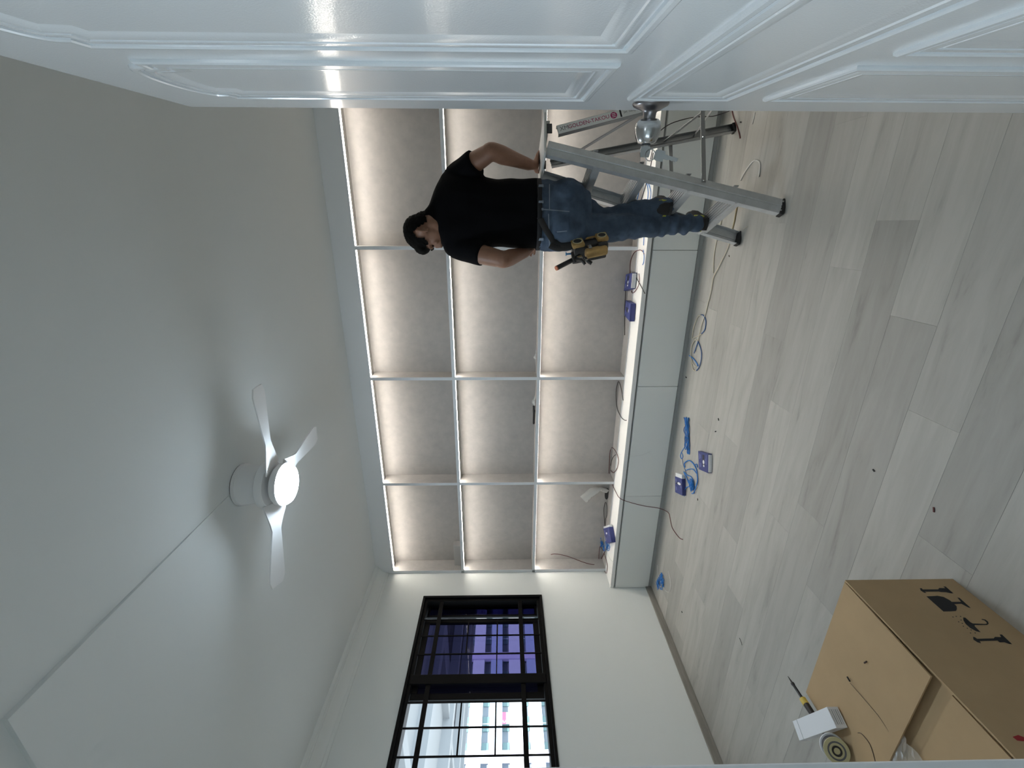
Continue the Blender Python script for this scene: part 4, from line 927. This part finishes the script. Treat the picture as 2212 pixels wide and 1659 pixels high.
cable('springing_cable', 'dark red cable springing up in the lowest bay beside the window wall', oy(3.30, (1190, 1198), (1201, 1196.6), (1227, 1202), (1259, 1214), (1280, 1219.5)) + oz(LZ+.012, (1293.6, 1217)) + oz(LZ+.004, (1299, 1207), (1305, 1194), (1309, 1184)), .0028, 'cable_red')
cable('bent_cable', 'dark cable doubled back on the ledge corner by the window wall', oz(LZ+.003, (1303, 1190), (1297, 1181), (1295, 1186), (1293.5, 1206), (1294, 1216), (1299, 1213)), .0026, 'cable_red')
cable('tail_cable', 'dark cable tail pointing to the ledge end by the window wall', oz(LZ+.003, (1305, 1196), (1309, 1207), (1312, 1222), (1311, 1234), (1309, 1238), (1303, 1226), (1297.5, 1215)), .0026, 'cable_red')
cable('white_thread', 'thin white wire looping over the ledge end by the window wall', oz(LZ+.002, (1308, 1185), (1317, 1206), (1325, 1216)) + oz(LZ+.002, (1328, 1230), (1324, 1240), (1317, 1238)), .0012, 'cable_white', 'wire')
cable('white_thread', 'thin white wire trailing from the ledge across the cabinet doors', oz(LZ+.002, (1333, 990), (1331, 972), (1338, 981)) + oy(3.045, (1362, 985), (1385, 983), (1405, 975)), .0010, 'cable_white', 'wire')
# blue tangle under the end carton
def tangle(name, label, px, z, spread, loops, r, m, seed, base=None, strands=1):
    random.seed(seed); t_ = thing(name, label, 'wire', onZ(px[0][0], px[0][1], z))
    for s_ in range(strands):
        pts = []
        for i in range(loops):
            u = i/(loops-1); f = u*(len(px)-1); k = min(int(f), len(px)-2); t = f-k
            x = px[k][0]*(1-t)+px[k+1][0]*t; y = px[k][1]*(1-t)+px[k+1][1]*t
            p = onZ(x, y, z); pts.append(fit(p + Vector((random.uniform(-1, 1)*spread[0], random.uniform(-1, 1)*spread[1], r + random.uniform(0, 1)*spread[2]))))
        b = MB(); b.tube(spline(pts, 5), r, 7); b.build('strand', m, t_, True)
    return t_
tangle('blue_tangle', 'tangle of thin blue wire under the carton at the window end of the ledge', [(1300, 1168), (1306, 1186), (1318, 1184), (1312, 1176), (1300, 1180)], LZ, (.045, .025, .012), 26, .0022, 'cable_blue', 5, strands=2)
# folded bundle of blue wire on the floor
bw_ = thing('blue_wire_bundle', 'folded bundle of bright blue wire on the floor along the cabinet', 'wire', onZ(1487, 937, 0))
random.seed(11); A0, A1 = onZ(1486.5, 902, 0), onZ(1488, 972, 0)
ax_ = (A1-A0).normalized(); sx = Vector((ax_.y, -ax_.x, 0))
for s_ in range(9):
    o_ = (s_-4)*.0085; pts = []
    for k in range(13):
        u = k/12; w_ = 1 - .45*abs(math.sin(PI*2.5*u))
        pts.append(A0.lerp(A1, u + random.uniform(-.03, .03)) + sx*(o_*w_ + random.uniform(-.006, .006)) + UP*(.003 + .006*(s_ % 3) + random.uniform(0, .006)))
    b = MB(); b.tube(spline(pts, 4), .0030, 7); b.build('strand', 'cable_blue' if s_ % 4 else 'cable_navy', bw_, True)
for s_ in (-1, 1):
    b = MB(); b.tube(spline([A1 - ax_*.05 + sx*.012*s_, A1 + ax_*.010 + sx*.022*s_ + UP*.004, A1 + ax_*.030 + sx*.012*s_ + UP*.004, A1 + ax_*.010 + sx*.002*s_ + UP*.004, A1 - ax_*.05 + UP*.004], 5), .0030, 7); b.build('end_loop', 'cable_blue', bw_, True)
b = MB(); b.tube(spline([A0.lerp(A1, .55) + UP*.014 + sx*.03, A0.lerp(A1, .56) + UP*.020, A0.lerp(A1, .57) + UP*.014 - sx*.03], 5), .004, 7); b.build('tie', 'cable_navy', bw_, True)
b = MB(); b.tube(spline(oz(.003, (1481, 962), (1476, 970), (1472, 977), (1470, 985), (1472, 991), (1475, 986), (1473, 978)), 6), .0030, 7); b.build('tail', 'cable_blue', bw_, True)
# loose coil of blue wire between the two floor cartons
bc_ = thing('blue_wire_coil', 'loose coil of blue wire on the floor between two blue cartons', 'wire', onZ(1495, 1035, 0))
for q, r_ in ((((1474, 990), (1477, 1005), (1481, 1018), (1485, 1032), (1492, 1044)), .0020), (((1480, 1010), (1479, 1002), (1483, 997), (1490, 995), (1498, 1001), (1504, 1013), (1507, 1028), (1507, 1040), (1504, 1053), (1500, 1064), (1495, 1066)), .0042), (((1482, 1016), (1489, 1013), (1498, 1014), (1505, 1022)), .0032), (((1478, 1019), (1484, 1026), (1493, 1030), (1498, 1040), (1495, 1050)), .0034), (((1478, 1020), (1484, 1034), (1490, 1046), (1498, 1052)), .0034), (((1490, 1050), (1483, 1053), (1480, 1060), (1478, 1072)), .0026), (((1501, 1004), (1506, 1003), (1507, 1010)), .0034)):
    b = MB(); b.tube(spline([p + UP*random.uniform(0, .004) for p in oz(r_+.001, *q)], 6), r_, 8); b.build('strand', 'cable_blue' if r_ > .0025 else 'cable_navy', bc_, True)
random.seed(21)
for s_ in range(5):
    b = MB(); pts = [onZ(1497, 1047, 0) + Vector((random.uniform(-.04, .04), random.uniform(-.035, .035), .004+.004*s_)) for k in range(7)]; b.tube(spline(pts, 5), .0032, 7); b.build('strand', 'cable_blue', bc_, True)
tangle('blue_wire_knot', 'small knot of blue wire on the floor at the cabinet end', [(1421, 1262), (1426, 1252), (1431, 1246), (1434, 1258), (1430, 1268)], 0, (.05, .03, .015), 30, .0026, 'cable_blue', 8, strands=2)
cable('white_floor_wire', 'white wire loop on the floor at the cabinet end by the blue knot', oz(.003, (1419.6, 1220.7), (1420.5, 1235), (1424, 1250), (1434, 1270), (1441, 1278), (1447, 1277), (1449, 1263), (1447, 1248), (1443.5, 1234)), .0018, 'cable_white', 'wire')
# cream / blue twin cable along the cabinet
cc_ = thing('twin_cable', 'cream and blue cable lying along the cabinet, coiled at its end', 'cable', onZ(1506, 740, 0))
for q, m_ in ((((1590, 457), (1586, 479), (1581, 500), (1575, 530), (1555, 574), (1542, 599), (1537, 627), (1530, 655), (1524.7, 677), (1517, 698.7), (1511, 725), (1508, 737)), 'cable_cream'),
              (((1514.7, 680), (1519.7, 681), (1524, 689), (1525, 700), (1522, 713), (1516, 721)), 'cable_navy'), (((1516, 721), (1508, 725.6), (1500, 730), (1496, 732), (1496, 722), (1499, 708), (1504, 692), (1509, 683), (1514.7, 680)), 'cable_cream'),
              (((1508, 737), (1512, 746), (1515, 758), (1516, 771), (1514, 783), (1511, 793), (1505, 800.5)), 'cable_navy'), (((1505, 800.5), (1499.5, 800), (1495, 790), (1493, 771), (1494, 750), (1499, 739), (1503, 734), (1508, 737)), 'cable_cream'),
              (((1508, 738), (1504, 751), (1500, 763)), 'cable_navy'), (((1489, 768), (1498, 774.5), (1505, 783), (1509, 791)), 'cable_blue'), (((1494, 775), (1497, 785), (1503, 792), (1506, 789)), 'cable_cream')):
    b = MB(); b.tube(spline([p + UP*random.uniform(0, .003) for p in oz(.004, *q)], 6), .0034, 8); b.build('cable_run', m_, cc_, True)
cable('cream_cable', 'second cream cable on the floor close to the cabinet by the ladder foot', oz(.004, (1560, 470), (1553, 500), (1547.5, 523), (1542, 556), (1541, 590)), .0030, 'cable_cream')
cable('tan_cable', 'tan cable passing behind the left front ladder foot', oz(.004, (1594, 440), (1590, 457), (1586, 480), (1580, 503)), .0044, 'cable_tan')
cable('white_hook_cable', 'white cable bent like a hook on the floor under the ladder', oz(.004, (1600, 390), (1606, 377), (1613.5, 365), (1625, 350), (1634, 346.5), (1640, 350), (1641.5, 360), (1639.5, 382)), .0034, 'cable_white')
cable('white_offcut', 'short pale wire offcut on the floor near the open door', oz(.003, (1631, 243), (1628, 257), (1625, 268.6)), .0024, 'cable_white', 'wire')
cable('grey_offcut', 'short grey wire offcut on the floor by the left ladder foot', oz(.003, (1606, 496), (1610, 492), (1615, 489)), .0018, 'cable_cream', 'wire')
cable('dark_thread', 'thin dark curved thread on the floor left of the carton', oz(.001, (1597, 1378), (1600, 1384), (1603, 1394)), .0012, 'cable_black', 'wire')
def chip(label, x, y, m, a=1.0, s=(.010, .005, .003)):
    p = onZ(x, y, .0018); b = MB(); b.box(p, s, Matrix.Rotation(a, 3, 'Z'), .0008); tag(b.build('debris_chip', m), label, 'debris', 'debris chips on the floor')
chip('black chip on the floor beyond the blue cartons, nearer the ladder of two', 1552, 906, 'black_ink', .8, (.016, .007, .004)); chip('black chip on the floor beyond the blue cartons, nearer them of two', 1545.6, 932, 'black_ink', 2.2, (.014, .007, .004))
chip('brown chip on the floor below the blue wire coil', 1507, 1079, 'wire_dark', .6, (.014, .006, .004)); chip('reddish chip on the open floor between ladder and carton', 2017, 1101, 'cable_red', .4, (.016, .005, .003))
chip('dark chip on the open floor in the middle of the room', 1887, 1016, 'black_ink', 1.2, (.010, .006, .003)); chip('black chip on the floor near the window wall skirting', 1473, 1322, 'black_ink', 1.9, (.014, .007, .004))
chip('black chip on the floor by the cabinet near the twin cable coil', 1482, 815, 'black_ink', 1.6, (.018, .008, .004)); chip('brown chip on the floor between the left ladder foot and the cabinet', 1575, 553, 'wire_dark', .9, (.012, .006, .003)); chip('dark chip on the floor by the open door', 1600, 264, 'black_ink', 1.3, (.018, .007, .004))

# ------------------------------------------------------------------ things on the shelves
mat('socket_grey', (.44, .43, .42), .5); mat('cloudy_plastic', (.80, .80, .78), .35, alpha=.55); mat('foam_white', (.72, .71, .68), .6, alpha=.85)
p1, p2 = onY(985, 1226, 3.325), onY(985, 1179, 3.325)
sb = thing('grey_trunking_box', 'grey box standing on the top-left shelf bay by the window wall', 'box', ((p1.x+p2.x)/2, 3.36, 1.7799))
MB().bx(p1.x, p2.x, 3.325, YB-.004, 1.7802, 1.852, .002).build('box_body', 'socket_grey', sb); MB().bx(p1.x+.004, p2.x-.004, 3.3235, 3.325, 1.784, 1.848, .001).build('cover', 'socket_grey', sb)
# black marker in torn clear wrap
a, c = onY(1153, 916, 3.33), onY(1155, 877, 3.33); a.z = c.z = 1.0961+.0125
mk = thing('black_marker', 'black rod in torn clear wrap on the middle shelf', 'marker', (a+c)/2 - UP*.012)
b = MB(); b.tube([a, a.lerp(c, .04), a.lerp(c, .96), c], [.006, .0095, .0095, .006], 12); b.build('barrel', 'iron_black', mk, True)
b = MB(); b.tube([a.lerp(c, .65), a.lerp(c, .70), c + UP*.002], [.0105, .0115, .011], 12); b.build('cap', 'leather_black', mk, True)
def crumple(name, label, cat, c, size, seed, m, tube_r=None):
    random.seed(seed); b = MB(); rows = []
    for i in range(9):
        rows.append([c + Vector((size[0]*(i/8-.5) + random.uniform(-.006, .006), size[1]*(k/8-.5) + random.uniform(-.005, .005), .002 + size[2]*random.uniform(.05, 1)*math.sin(PI*min(max(i/8, .12), .88))*math.sin(PI*min(max(k/8, .12), .88)))) for k in range(9)])
    b.rings(rows, cap=False, closed=False); return tag(b.build(name, m), label, cat)
cw = onY(1155, 870, 3.335); crumple('clear_wrap', 'crumpled clear plastic wrap behind the black rod on the middle shelf', 'wrapper', Vector((cw.x, 3.345, 1.0965)), (.11, .07, .035), 4, 'cloudy_plastic')
cw = onY(1159, 773, 3.335); crumple('clear_wrap', 'scrap of clear plastic alone on the middle shelf, nearer the man', 'wrapper', Vector((cw.x, 3.345, 1.0965)), (.12, .06, .022), 9, 'cloudy_plastic')
# cable hole with a white foam sleeve pushed through
hc = onY(1311, 1067, YB-.004); 
hb_ = MB(); hb_.rings([[Vector((hc.x + .062*math.cos(t_), YB-.0035-d_, hc.z + .020*math.sin(t_))) for t_ in [2*PI*k/24 for k in range(24)]] for d_ in (0, .0012)]); hb_.build('cable_hole', 'dark_gap', sw)
random.seed(2); path = [Vector((hc.x+.03, YB-.006, hc.z+.004)), onY(1296, 1056, 3.365), onY(1284, 1060, 3.345), onY(1272, 1068, 3.325), onY(1260, 1079, 3.31)]
b = MB(); rr = []
P_ = spline(path, 4)
for i, p in enumerate(P_):
    u = i/(len(P_)-1); t_ = (P_[min(i+1, len(P_)-1)] - P_[max(i-1, 0)]).normalized(); x_, y_, _ = frame_from(t_)
    rx, ry = .026 + .016*u, .012 + .010*u
    rr.append([p + x_*math.cos(2*PI*k/16)*ry*(1+random.uniform(-.18, .18)) + y_*math.sin(2*PI*k/16)*rx*(1+random.uniform(-.12, .12)) for k in range(16)])
b.rings(rr, cap=False); sl = tag(b.build('foam_sleeve', 'foam_white', smooth=True, ang=50), 'white crumpled plastic sleeve hanging out of a cable hole above the ledge', 'wrapper')
b = MB(); q_ = oz(LZ+.004, (1303, 1064), (1308, 1076)) ; b.tube(spline([path[1] + Vector((0, -.02, -.02)), q_[0], q_[1]], 4), [(.012, .003)]*9, 8); b.build('torn_strip', 'foam_white', sl)
